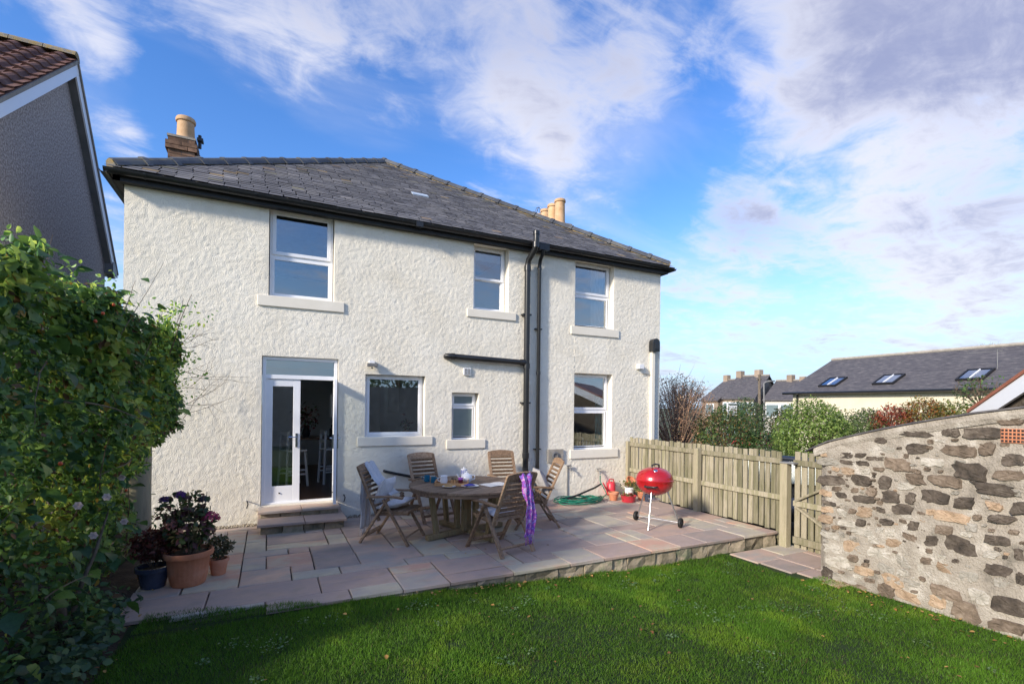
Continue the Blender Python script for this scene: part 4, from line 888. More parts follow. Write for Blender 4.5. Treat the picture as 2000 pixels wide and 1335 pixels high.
# ================================================================== FURNITURE
def table():
    cx, cy, r, zt = 2.58, 6.68, .82, .72
    t = thing('garden_table', 'round weathered teak garden table on a splayed pedestal', 'table', (cx, cy, 0))
    n = 11; ang = R(35); ca, sa = math.cos(ang), math.sin(ang); rot = Matrix.Translation((cx, cy, 0)) @ Matrix.Rotation(ang, 4, 'Z')
    for i in range(n):
        u0 = -r + 2 * r * i / n + .003; u1 = -r + 2 * r * (i + 1) / n - .003; us = np.linspace(u0, u1, 5); ri = r - .07
        top = [(math.sqrt(max(0, r * r - u * u)), u) for u in us]; poly = top + [(-x, u) for x, u in reversed(top)]
        if max(abs(u0), abs(u1)) > r: poly = [(max(.02, abs(x)) * (1 if x > 0 else -1), u) for x, u in poly]
        MB().prism(poly, zt - .028, zt + random.uniform(-.001, .001)).build('plank', m_top, t, bevel=.003).data.transform(rot)
    b = MB(); b.lathe([(r - .09, zt - .075), (r - .02, zt - .075), (r - .02, zt - .03), (r - .09, zt - .03), (r - .09, zt - .075)], (cx, cy, 0), 48).build('apron', m_top, t)
    def L(m): return m
    for k in range(4):
        a = R(15) + k * math.pi / 2; d = Vector((math.cos(a), math.sin(a), 0)); c = Vector((cx, cy, 0)); s_ = Vector((-d.y, d.x, 0))
        MB().bar(c + d * .60 + Vector((0, 0, zt - .05)), c + d * .50 + Vector((0, 0, .06)), .07, .06, s_).build('leg', m_teakg, t, bevel=.005)
        MB().bar(c + d * .10 + s_ * .09 + Vector((0, 0, zt - .05)), c + d * .10 + s_ * .09 + Vector((0, 0, .08)), .07, .07, d).build('column', m_teakg, t, bevel=.005)
        MB().bar(c + d * (.02 + .0 * k) + Vector((0, 0, .06 + .002 * k)), c + d * .66 + Vector((0, 0, .045)), .085, .07).build('foot', m_teakg, t, bevel=.008)
        MB().bar(c + d * .08 + Vector((0, 0, zt - .06 - .002 * k)), c + d * .66 + Vector((0, 0, zt - .055)), .06, .05).build('bearer', m_teakg, t)
    return cx, cy, zt
TX, TY, TZ = table()
def make_chair():
    t = thing('folding_chair', 'x', 'chair', (0, 0, 0)); W2 = .255
    bk0, bk1 = Vector((-.16, 0, .40)), Vector((-.40, 0, 1.0))
    for s in (-1, 1):
        o = Vector((0, s * W2, 0))
        MB().bar(Vector((-.10, s * .225, .30)), Vector((-.415, s * .225, 1.0)), .028, .05, (0, 1, 0)).build('back_stile', m_teak, t, bevel=.004)
        MB().bar(Vector((.03, s * W2, .60)), Vector((-.36, s * W2, .0)), .028, .052, (0, 1, 0)).build('rear_leg', m_teak, t, bevel=.004)
        MB().bar(Vector((-.02, s * (W2 + .03), .60)), Vector((.34, s * (W2 + .03), .0)), .028, .052, (0, 1, 0)).build('front_leg', m_teak, t, bevel=.004)
        b = MB(); pts = [(-.26, .615), (-.05, .63), (.12, .635), (.25, .62)]
        for (xa, za), (xb, zb) in zip(pts[:-1], pts[1:]): b.bar((xa, s * (W2 + .015), za), (xb, s * (W2 + .015), zb), .058, .026)
        b.build('armrest', m_teak, t, bevel=.005)
        MB().bar((-.17, s * .20, .385), (.27, s * .20, .415), .028, .05).build('seat_rail', m_teak, t)
    for i in range(9):
        f = .16 + i * .088; p = Vector((-.10, 0, .30)).lerp(Vector((-.415, 0, 1.0)), f + .02)
        MB().bar(p + Vector((0, -.212, 0)), p + Vector((0, .212, 0)), .012, .044, (.41, 0, .9)).build('back_slat', m_teak, t)
    b = MB(); m = 8; d = Vector((-.315, 0, .70)).normalized(); c = Vector((-.415, 0, 1.0)) - d * .06; n_ = Vector((d.z, 0, -d.x)) * .012
    vs = []
    for i in range(m + 1):
        y = -.24 + .48 * i / m; h = .075 + .028 * (1 - (y / .24) ** 2)
        for sg in (1, -1):
            vs += [c + n_ * sg + Vector((0, y, 0)), c + n_ * sg + d * h + Vector((0, y, 0))]
    fs = []
    for i in range(m): a = 4 * i; e = a + 4; fs += [(a, e, e + 1, a + 1), (a + 2, a + 3, e + 3, e + 2), (a + 1, e + 1, e + 3, a + 3), (a, a + 2, e + 2, e)]
    fs += [(0, 1, 3, 2), (4 * m, 4 * m + 2, 4 * m + 3, 4 * m + 1)]
    b.add(vs, fs).build('top_rail', m_teak, t)
    for i in range(7):
        x = -.14 + i * .066; MB().bar((x, -.222, .414 + i * .0045), (x, .222, .414 + i * .0045), .052, .016).build('seat_slat', m_teak, t)
    MB().bar((.268, -.225, .428), (.268, .225, .428), .07, .03).build('seat_slat', m_teak, t, bevel=.006)
    MB().bar((-.30, -.25, .10), (-.30, .25, .10), .045, .024, (.5, 0, .8)).build('stretcher', m_teak, t); MB().bar((.285, -.28, .10), (.285, .28, .10), .045, .024, (.5, 0, -.8)).build('stretcher', m_teak, t)
    return t
CH = [((1.555, 6.80, 0), -37, 'folding teak chair draped with a grey blanket, left of the garden table'),
      ((2.42, 7.86, 0), -80, 'folding teak chair against the wall under the square window'),
      ((3.78, 7.80, 0), -97, 'folding teak chair by the wall between table and black pipes'),
      ((3.72, 6.75, 0), 165, 'folding teak chair at the right of the table holding a grey cushion'),
      ((2.72, 5.80, 0), 104, 'folding teak chair nearest the lawn with a purple scarf on its back')]
c0 = make_chair()
for i, (l, a, lab) in enumerate(CH):
    o = c0 if i == 0 else copy_tree(c0)
    o.location = l; o.rotation_euler = (0, 0, R(a)); tag(o, lab, 'chair', 'folding teak chairs round the garden table')
for o in bpy.data.objects:
    if o.name.startswith('folding_chair'): WM[o.name] = Matrix.Translation(o.location) @ Matrix.Rotation(o.rotation_euler.z, 4, 'Z')
def cmat(i): l, a, _ = CH[i]; return Matrix.Translation(l) @ Matrix.Rotation(R(a), 4, 'Z')
def cushion(m, w, h, th, mat, label, name='cushion', cat='cushion'):
    n = 14; vs = []; fs = []
    for sg in (1, -1):
        for i in range(n + 1):
            for j in range(n + 1):
                u, v = i / n * 2 - 1, j / n * 2 - 1; t = (max(0, 1 - abs(u) ** 2.6) * max(0, 1 - abs(v) ** 2.6)) ** .45
                e = 1 - .06 * (1 - abs(u * v)) ; pin = 1 - .07 * (u * u * (1 - v * v) + v * v * (1 - u * u))
                wr = .006 * math.sin(u * 7 + v * 3 + w * 50) * t
                vs.append((u * w / 2 * pin, v * h / 2 * pin, sg * (th / 2 * t + wr)))
    k = (n + 1) ** 2
    for i in range(n):
        for j in range(n):
            a = i * (n + 1) + j; fs.append((a, a + n + 1, a + n + 2, a + 1)); fs.append((k + a, k + a + 1, k + a + n + 2, k + a + n + 1))
    bm = MB().add(vs, fs); o = bm.build(name, mat, None, smooth=True); o.matrix_world = m; return tag(o, label, cat)
lean = lambda i, x, y, z, a: cmat(i) @ Matrix.Translation((x, y, z)) @ Matrix.Rotation(R(a), 4, 'Y')
cushion(lean(0, -.14, .02, .66, -66), .40, .40, .13, m_pad, 'pale cushion leaning on the back of the blanket-draped chair')
cushion(lean(0, .04, .0, .50, -14), .42, .40, .11, m_pad, 'pale cushion lying on the seat of the blanket-draped chair')
cushion(lean(3, -.12, .03, .68, -66), .44, .44, .15, m_cush, 'grey cushion leaning on the chair right of the table')
cushion(lean(4, .05, .0, .475, -4), .42, .42, .06, m_pad, 'pale seat pad on the chair nearest the lawn')
def drape(i, path, width, mat, label, cat, name, y0=0, fold=.012, nf=26, taper=None, fringe=0):
    # cloth strip hung along a path (x,z) in chair space, with folds across its width
    pts = []; P = [Vector((a, 0, b)) for a, b in path]; tot = [0]
    for a, b in zip(P[:-1], P[1:]): tot.append(tot[-1] + (b - a).length)
    ns = 46; vs = []; rr_ = random.Random(len(label))
    for k in range(ns + 1):
        s = tot[-1] * k / ns; j = max(0, min(len(P) - 2, next((q for q in range(len(P) - 1) if tot[q + 1] >= s - 1e-9), len(P) - 2)))
        f = (s - tot[j]) / max(1e-6, tot[j + 1] - tot[j]); p = P[j].lerp(P[j + 1], f); d = (P[j + 1] - P[j]).normalized(); nv = Vector((-d.z, 0, d.x))
        w = width * (taper(k / ns) if taper else 1)
        for q_ in range(nf + 1):
            v = q_ / nf - .5; hang = min(1, k / ns * 2.2) * .6 + .4
            dep = fold * hang * (math.sin(v * 13 + 1.8 * math.sin(k * .13)) + .3 * math.sin(v * 31 + k * .21)) + fold * .9
            edge = .012 * math.sin(k * .5 + q_ * .2) * (abs(v) > .45)
            vs.append(p + nv * dep + Vector((0, y0 + v * w + edge + .02 * math.sin(k * .16 + y0 * 9), 0)))
    fs = [(k * (nf + 1) + q_, k * (nf + 1) + q_ + 1, (k + 1) * (nf + 1) + q_ + 1, (k + 1) * (nf + 1) + q_) for k in range(ns) for q_ in range(nf)]
    b = MB().add(vs, fs)
    for e in ((ns,) if fringe else ()):
        for q_ in range(0, nf, 1):
            a = Vector(vs[e * (nf + 1) + q_]); b.add([a, a + Vector((0, .004, 0)), a + Vector((rr_.uniform(-.01, .01), rr_.uniform(-.008, .012), -fringe)), a + Vector((rr_.uniform(-.01, .01), rr_.uniform(-.012, .004), -fringe))], [(0, 1, 2, 3)])
    o = b.build(name, mat, None, smooth=True); o.matrix_world = cmat(i)
    so_ = o.modifiers.new('thick', 'SOLIDIFY'); so_.thickness = .004
    return tag(o, label, cat)
drape(0, [(-.02, .62), (-.14, .68), (-.27, .84), (-.385, 1.03), (-.41, 1.06), (-.44, 1.05), (-.46, .95), (-.46, .7), (-.47, .4), (-.48, .12)], .30, m_blank, 'pale grey fringed blanket hanging over the left chair back', 'blanket', 'blanket', y0=.10, fold=.014, fringe=.09)
drape(4, [(-.36, .90), (-.39, 1.0), (-.41, 1.045), (-.44, 1.04), (-.47, .95), (-.49, .7), (-.50, .45), (-.50, .25)], .20, m_scarf, 'purple and pink patterned scarf hanging from the front chair', 'scarf', 'scarf', y0=-.06, fold=.016, nf=18, taper=lambda t: 1 - .35 * t + .12 * math.sin(t * 9), fringe=.10)

# table ware
def on_table(px, py): p = onz(px, py, TZ); return Vector((p.x, p.y, TZ + .0015))
def mug(p, r, h, mat, label, ang):
    t = thing('mug', label, 'mug', p); MB().lathe([(0, .0), (r * .9, 0), (r, .01), (r, h), (r * .9, h), (r * .86, .012), (0, .012)], p, 20).build('cup', mat, t, smooth=True)
    d = Vector((math.cos(ang), math.sin(ang), 0)); MB().tube([p + d * r * .95 + Vector((0, 0, h * .8)), p + d * (r * 1.6) + Vector((0, 0, h * .75)), p + d * (r * 1.65) + Vector((0, 0, h * .35)), p + d * r * .95 + Vector((0, 0, h * .2))], .006, 6).build('handle', mat, t, smooth=True)
mug(on_table(834, 940), .043, .095, m_mug, 'left blue-green mug at the edge of the table', 2.5); mug(on_table(847, 942), .042, .085, m_mug, 'right blue-green mug next to the wooden tray', 5.6)
tp_ = on_table(880, 946); ty = thing('serving_tray', 'wooden tray carrying the tea things', 'tray', tp_); rt = Matrix.Translation(tp_) @ Matrix.Rotation(R(-24), 4, 'Z')
MB().box((-.20, -.13, 0), (.24, .13, .012)).build('base', m_tray, ty).data.transform(rt)
for a in (((-.20, -.142, 0), (.24, -.13, .04)), ((-.20, .13, 0), (.24, .142, .04)), ((-.212, -.142, 0), (-.20, .142, .06)), ((.24, -.142, 0), (.252, .142, .06))): MB().box(*a).build('side', m_tray, ty).data.transform(rt)
def tray(x, y): v = rt @ Vector((x, y, .0135)); return v
p = tray(-.10, .03); jg = thing('milk_jug', 'white china jug on the tray', 'jug', p); MB().lathe([(0, 0), (.045, 0), (.058, .04), (.05, .085), (.055, .11), (.05, .11), (.045, .08), (0, .02)], p, 20).build('body', m_china, jg, smooth=True); MB().tube([p + Vector((-.05, 0, .09)), p + Vector((-.09, 0, .08)), p + Vector((-.085, 0, .04)), p + Vector((-.052, 0, .03))], .006, 6).build('handle', m_china, jg)
p = tray(.14, .04); jj = thing('jam_jar', 'small jar of dark jam with a pink lid', 'jar', p); MB().lathe([(0, 0), (.034, 0), (.036, .01), (.036, .055), (0, .055)], p, 18).build('jam', m_jam, jj, smooth=True); MB().lathe([(.037, .055), (.034, .08), (0, .082)], p, 18).build('lid', m_scarf, jj, smooth=True)
for k, (x, y) in enumerate(((.02, .05), (.06, .03))):
    p = tray(x, y); sk = thing('salt_pot' if k == 0 else 'pepper_pot', ('small brown pepper pot on the tray', 'small amber salt pot on the tray')[k], 'shaker', p); MB().lathe([(0, 0), (.02, 0), (.016, .05), (.018, .055)], p, 12).build('body', m_tray, sk, smooth=True); MB().lathe([(.018, .055), (.018, .075), (0, .082)], p, 12).build('cap', m_bark, sk, smooth=True)
p = on_table(906, 930); mj = thing('storage_jar', 'white lidded jar with blue spots behind the tray', 'jar', p); MB().lathe([(0, 0), (.05, 0), (.052, .10), (.048, .105), (0, .105)], p, 20).build('body', m_bluepat, mj, smooth=True); MB().lathe([(.05, .105), (.045, .125), (.012, .13), (.014, .15), (0, .155)], p, 20).build('lid', m_china, mj, smooth=True)
p = on_table(911, 942); tpo = thing('teapot', 'round white china teapot with a pale floral pattern', 'teapot', p)
MB().lathe([(0, 0), (.05, 0), (.078, .03), (.088, .07), (.075, .11), (.045, .13), (0, .13)], p, 24).build('body', m_china, tpo, smooth=True); MB().lathe([(.046, .128), (.03, .145), (.01, .15), (.013, .165), (0, .172)], p, 18).build('lid', m_china, tpo, smooth=True)
MB().tube([p + Vector((-.07, .0, .05)), p + Vector((-.12, 0, .08)), p + Vector((-.145, 0, .125))], [.02, .013, .009], 8).build('spout', m_china, tpo, smooth=True); MB().tube([p + Vector((.07, 0, .11)), p + Vector((.13, 0, .10)), p + Vector((.13, 0, .05)), p + Vector((.078, 0, .035))], .008, 8).build('handle', m_china, tpo, smooth=True)
p = on_table(877, 951); bp_ = thing('biscuit_plate', 'small white plate of biscuits at the front of the table', 'plate', p); MB().lathe([(0, 0), (.05, 0), (.095, .014), (.095, .017), (.05, .005), (0, .005)], p, 26).build('plate', m_china, bp_, smooth=True)
for k in range(7):
    a = k * 2.4; q_ = p + Vector((.05 * math.cos(a) * (k > 0), .05 * math.sin(a) * (k > 0), .008 + .014 * (k % 2))); bi = thing('biscuit', 'golden shortbread biscuit on the small plate', 'biscuit', q_, group='biscuits on the plate'); MB().box(q_ + Vector((-.026, -.014, 0)), q_ + Vector((.026, .014, .014))).build('slice', m_biscuit, bi, bevel=.004)
p = on_table(918, 950); MB(); bpl = thing('blue_plate', 'white plate with blue pattern and folded napkin', 'plate', p); MB().lathe([(0, 0), (.07, 0), (.125, .016), (.125, .019), (.07, .005), (0, .005)], p, 30).build('plate', m_china, bpl, smooth=True)
MB().lathe([(.06, .0062), (0, .0062)], p, 24).build('blue_centre', m_bluepat, bpl)
nk = MB().add([p + Vector((-.10, -.02, .022)), p + Vector((.06, -.05, .018)), p + Vector((.08, .02, .02)), p + Vector((-.07, .05, .024)), p + Vector((-.02, .0, .045)), p + Vector((.03, -.01, .04))], [(0, 1, 5, 4), (1, 2, 5), (2, 3, 4, 5), (3, 0, 4)]).build('napkin', M('indigo_cloth', [(.03, .03, .22), (.12, .12, .4)], 30, .9)); tag(nk, 'indigo napkin lying on the blue and white plate', 'napkin')
p = on_table(968, 946); nm_ = MB(); mg = Matrix.Translation(p) @ Matrix.Rotation(R(15), 4, 'Z')
nn_ = 8; vs = []
for i in range(nn_ + 1):
    t = i / nn_ * 2 - 1; zz = .004 + .012 * abs(math.sin(t * 2.2)) * (1 - abs(t)); vs += [mg @ Vector((t * .2, -.14, zz)), mg @ Vector((t * .2, .14, zz))]
tag(nm_.add(vs, [(2 * i, 2 * i + 2, 2 * i + 3, 2 * i + 1) for i in range(nn_)]).build('magazine', m_paper), 'open pale magazine lying on the table', 'magazine')

# ------------------------------------------------------------------ kettle barbecue
def grill():
    g = Vector((5.47, 5.97, 0)); c = g + Vector((0, 0, .70)); t = thing('kettle_barbecue', 'red kettle barbecue on three legs with black wheels', 'barbecue', g); r = .285
    bl = [(r * math.cos(a) * 1.0, .20 * math.sin(a) * 1.15) for a in np.linspace(-math.pi / 2, -.02, 12)]; bl[0] = (0.0, bl[0][1])
    MB().lathe(bl + [(r, .012), (r + .008, .014), (r + .008, .0)], c, 40).build('bowl', m_red, t, smooth=True)
    ld = [(r + .010, .012), (r + .012, .022), (r + .004, .028)] + [(r * math.cos(a), .03 + .185 * math.sin(a)) for a in np.linspace(.06, math.pi / 2, 12)]; ld[-1] = (0, ld[-1][1])
    lid = MB().lathe(ld, c, 40).build('lid', m_red, t, smooth=True)
    MB().tube([c + Vector((-.075, -.02, .20)), c + Vector((-.07, -.02, .25)), c + Vector((0, -.02, .262)), c + Vector((.07, -.02, .25)), c + Vector((.075, -.02, .20))], .013, 8).build('handle', m_black, lid, smooth=True)
    vd = Vector((-.62, -.78, 0)); vp = c + vd * .165 + Vector((0, 0, .17)); nv = Vector((vd.x * .6, vd.y * .6, .8)).normalized(); q_ = nv.to_track_quat('Z', 'Y').to_matrix().to_4x4()
    MB().lathe([(0, .018), (.022, .018), (.034, .01), (.036, 0)], (0, 0, 0), 18).build('vent', m_chrome, lid, smooth=True).data.transform(Matrix.Translation(vp) @ q_)
    vp2 = c + vd * .243 + Vector((0, 0, .115)); nv2 = Vector((vd.x * .82, vd.y * .82, .57)).normalized(); bm = MB().box((-.032, -.013, 0), (.032, .013, .004)).build('badge', m_steel, lid); x_ = Vector((-vd.y, vd.x, 0)); y_ = nv2.cross(x_); bm.data.transform(Matrix.Translation(vp2) @ Matrix((x_, y_, nv2)).transposed().to_4x4())
    hd = Vector((-.80, -.60, 0)).normalized(); s_ = Vector((-hd.y, hd.x, 0)); b0 = c + hd * (r - .01) + Vector((0, 0, -.055))
    MB().tube([b0 - s_ * .09, b0 - s_ * .085 + hd * .06, b0 + s_ * .085 + hd * .06, b0 + s_ * .09], .014, 8).build('side_handle', m_black, t, smooth=True)
    f1 = Vector((5.155, 5.75, 0)); w1_, w2_ = Vector((5.72, 5.70, .075)), Vector((5.45, 6.33, .075))
    for k, f in enumerate((f1, w1_, w2_)):
        d = Vector((f.x - g.x, f.y - g.y, 0)).normalized(); top = c + d * .19 + Vector((0, 0, -.14)); o = MB().tube([top, f], .0125, 10).build('leg', m_steel, t, smooth=True)
    ax = (w2_ - w1_).normalized(); MB().tube([w1_ - ax * .03, w2_ + ax * .03], .006, 8).build('axle', m_steel, t)
    for w in (w1_ - ax * .03, w2_ + ax * .03):
        wm = ax.to_track_quat('Z', 'Y').to_matrix().to_4x4(); wh = MB().lathe([(.04, -.018), (.07, -.02), (.075, -.012), (.075, .012), (.07, .02), (.04, .018)], (0, 0, 0), 24).build('wheel', m_rubber, t, smooth=True); wh.data.transform(Matrix.Translation(w) @ wm)
        h = MB().lathe([(.0, -.022), (.015, -.022), (.02, -.010), (.04, -.010), (.04, .010), (.02, .010), (.015, .022), (0, .022)], (0, 0, 0), 16).build('hub', m_black, wh); h.data.transform(Matrix.Translation(w) @ wm)
    MB().lathe([(0, 0), (.08, .0), (.10, .03), (.095, .03), (.07, .008), (0, .008)], c + Vector((.0, 0, -.315)), 24).build('ash_catcher', m_steel, t, smooth=True)
    MB().tube([c + Vector((0, 0, -.31)), c + Vector((0, 0, -.22))], .015, 8).build('ash_stem', m_steel, t)
grill()

# ------------------------------------------------------------------ hose, pots, watering can by the fence
b = []
for k in range(240):
    a = k * .21; rr_ = .30 + .06 * math.sin(k * .37) + .04 * math.sin(k * .11); b.append((5.42 + (rr_ * 1.45 + .05 * math.sin(k * .05)) * math.cos(a), 7.98 + rr_ * .78 * math.sin(a), .018 + .0003 * k + .014 * (math.sin(k * 1.7) > .3)))
b += [(5.75, 7.9, .06), (6.0, 8.0, .05), (6.2, 8.15, .08), (6.25, 8.3, .16), (6.22, 8.40, .30), (6.22, 8.40, .42)]
tag(MB().tube(b, .0105, 6).build('garden_hose', m_hose, smooth=True), 'green garden hose lying in a loose coil by the wall', 'hose')
tag(MB().tube([(5.15, 8.12, .04), (5.5, 8.12, .12), (5.95, 8.2, .22), (6.12, 8.25, .27)], .02, 8).build('hose_lance', m_black, smooth=True), 'black pipe resting on the coiled green hose', 'pipe')
def potter(p, r, h, mat, name, label, cat='flower pot', rim=1.08):
    t = thing(name, label, cat, p); MB().lathe([(0, 0), (r * .72, 0), (r * .95, h * .8), (r * rim, h * .8), (r * rim, h), (r * .92, h), (r * .88, h * .75), (0, h * .75)], p, 22).build('pot', mat, t, smooth=True)
    MB().lathe([(r * .86, h * .8), (0, h * .82)], p, 16).build('soil', m_soil, t); return t
def gp_(px, py): p = onz(px, py, .001); return Vector((p.x, p.y, .002))
a1 = potter(gp_(1198, 976), .10, .16, m_terra, 'flower_pot', 'small terracotta pot beside the hose'); a2 = potter(gp_(1231, 971) + Vector((.05, .1, 0)), .10, .20, m_china, 'flower_pot', 'white pot holding a small plant near the fence'); a3 = potter(gp_(1254, 976), .10, .18, m_terra, 'flower_pot', 'terracotta pot behind the barbecue'); a4 = potter(gp_(1266, 979), .085, .15, m_blue, 'flower_pot', 'dark bucket-like pot nearest the fence')
a5 = thing('flower_pot', 'terracotta pot lying tilted on top of the others', 'flower pot', gp_(1231, 968) + Vector((.05, .12, .215)))
o = MB().lathe([(0, 0), (.06, 0), (.085, .12), (.10, .12), (.10, .16), (.085, .16), (.08, .12), (0, .11)], (0, 0, 0), 20).build('pot', m_terra, a5, smooth=True); o.data.transform(WM[a5.name] @ Matrix.Rotation(R(35), 4, 'X'))
for aa in (a2, a3): 
    l = aa.location; leaf_cloud('leaves', rng.normal(size=(120, 3)) * np.array([.07, .07, .05]) + np.array([l.x, l.y, .25]), .05, palette(120, [(.10, .12, .03), (.16, .10, .04), (.06, .09, .03)]), m_leaf, aa)
wc = gp_(1198, 968) + Vector((.05, .15, 0)); wt = thing('watering_can', 'red plastic watering can against the house wall', 'watering can', wc)
MB().lathe([(0, .0), (.095, .0), (.10, .02), (.088, .24), (.06, .27), (.055, .27), (0, .2)], wc, 22).build('body', m_redp, wt, smooth=True); MB().tube([wc + Vector((-.06, 0, .27)), wc + Vector((-.03, 0, .33)), wc + Vector((.06, 0, .32)), wc + Vector((.11, 0, .2)), wc + Vector((.09, 0, .1))], .012, 8).build('handle', m_redp, wt, smooth=True); MB().tube([wc + Vector((-.08, -.02, .06)), wc + Vector((-.2, -.05, .2)), wc + Vector((-.25, -.06, .27))], [.025, .016, .013], 8).build('spout', m_redp, wt, smooth=True)
tc_ = gp_(1227, 979); tt = thing('toy_bucket', 'low red plastic tub of plants in front of the pots', 'tub', tc_); MB().lathe([(0, 0), (.12, 0), (.15, .12), (.158, .125), (.14, .125), (.11, .02), (0, .02)], tc_, 24).build('tub', m_redp, tt, smooth=True)
leaf_cloud('leaves', rng.normal(size=(70, 3)) * np.array([.07, .06, .03]) + np.array([tc_.x, tc_.y, .12]), .05, palette(70, [(.05, .09, .03), (.30, .03, .05), (.12, .10, .03)]), m_leaf, tt)
# fallen leaves
def fallen():
    P = []
    for _ in range(120): x = rng.uniform(5.0, 6.6); P.append((x, 8.42 - abs(rng.normal(0, .16)), .012))
    for _ in range(75):
        x = 1.1 + rng.beta(2, 3) * 4.6; P.append((x, 4.86 - abs(rng.normal(0, .07)), float(lawn_z(x)) + .03))
    for _ in range(80):
        x = rng.uniform(-.6, 6.0); yv = rng.uniform(1.6, 4.8); P.append((x, yv, float(lawn_z(x)) + .03))
    for _ in range(70): yv = rng.uniform(1.9, 3.7); x = 6.05 - abs(rng.normal(0, .22)); P.append((x, yv, float(lawn_z(x)) + .03))
    for _ in range(200): P.append((rng.uniform(-1.7, -.95), rng.uniform(4.2, 7.0), .03))
    for _ in range(26): P.append((rng.uniform(2.2, 3.4), rng.uniform(5.6, 7.4), .006))
    P = np.array(P); leaf_cloud('fallen_leaves', P, rng.uniform(.016, .048, len(P)), palette(len(P), [(.8, .75, .7), (1.1, 1.0, .8), (.45, .35, .35), (.6, .5, .4)], .4), m_orange, None, nrm=np.tile([0, 0, 3.0], (len(P), 1)), aspect=.7)
    tag(bpy.data.objects['fallen_leaves'], 'brown and yellow fallen leaves scattered on lawn and patio', 'leaves')
fallen()

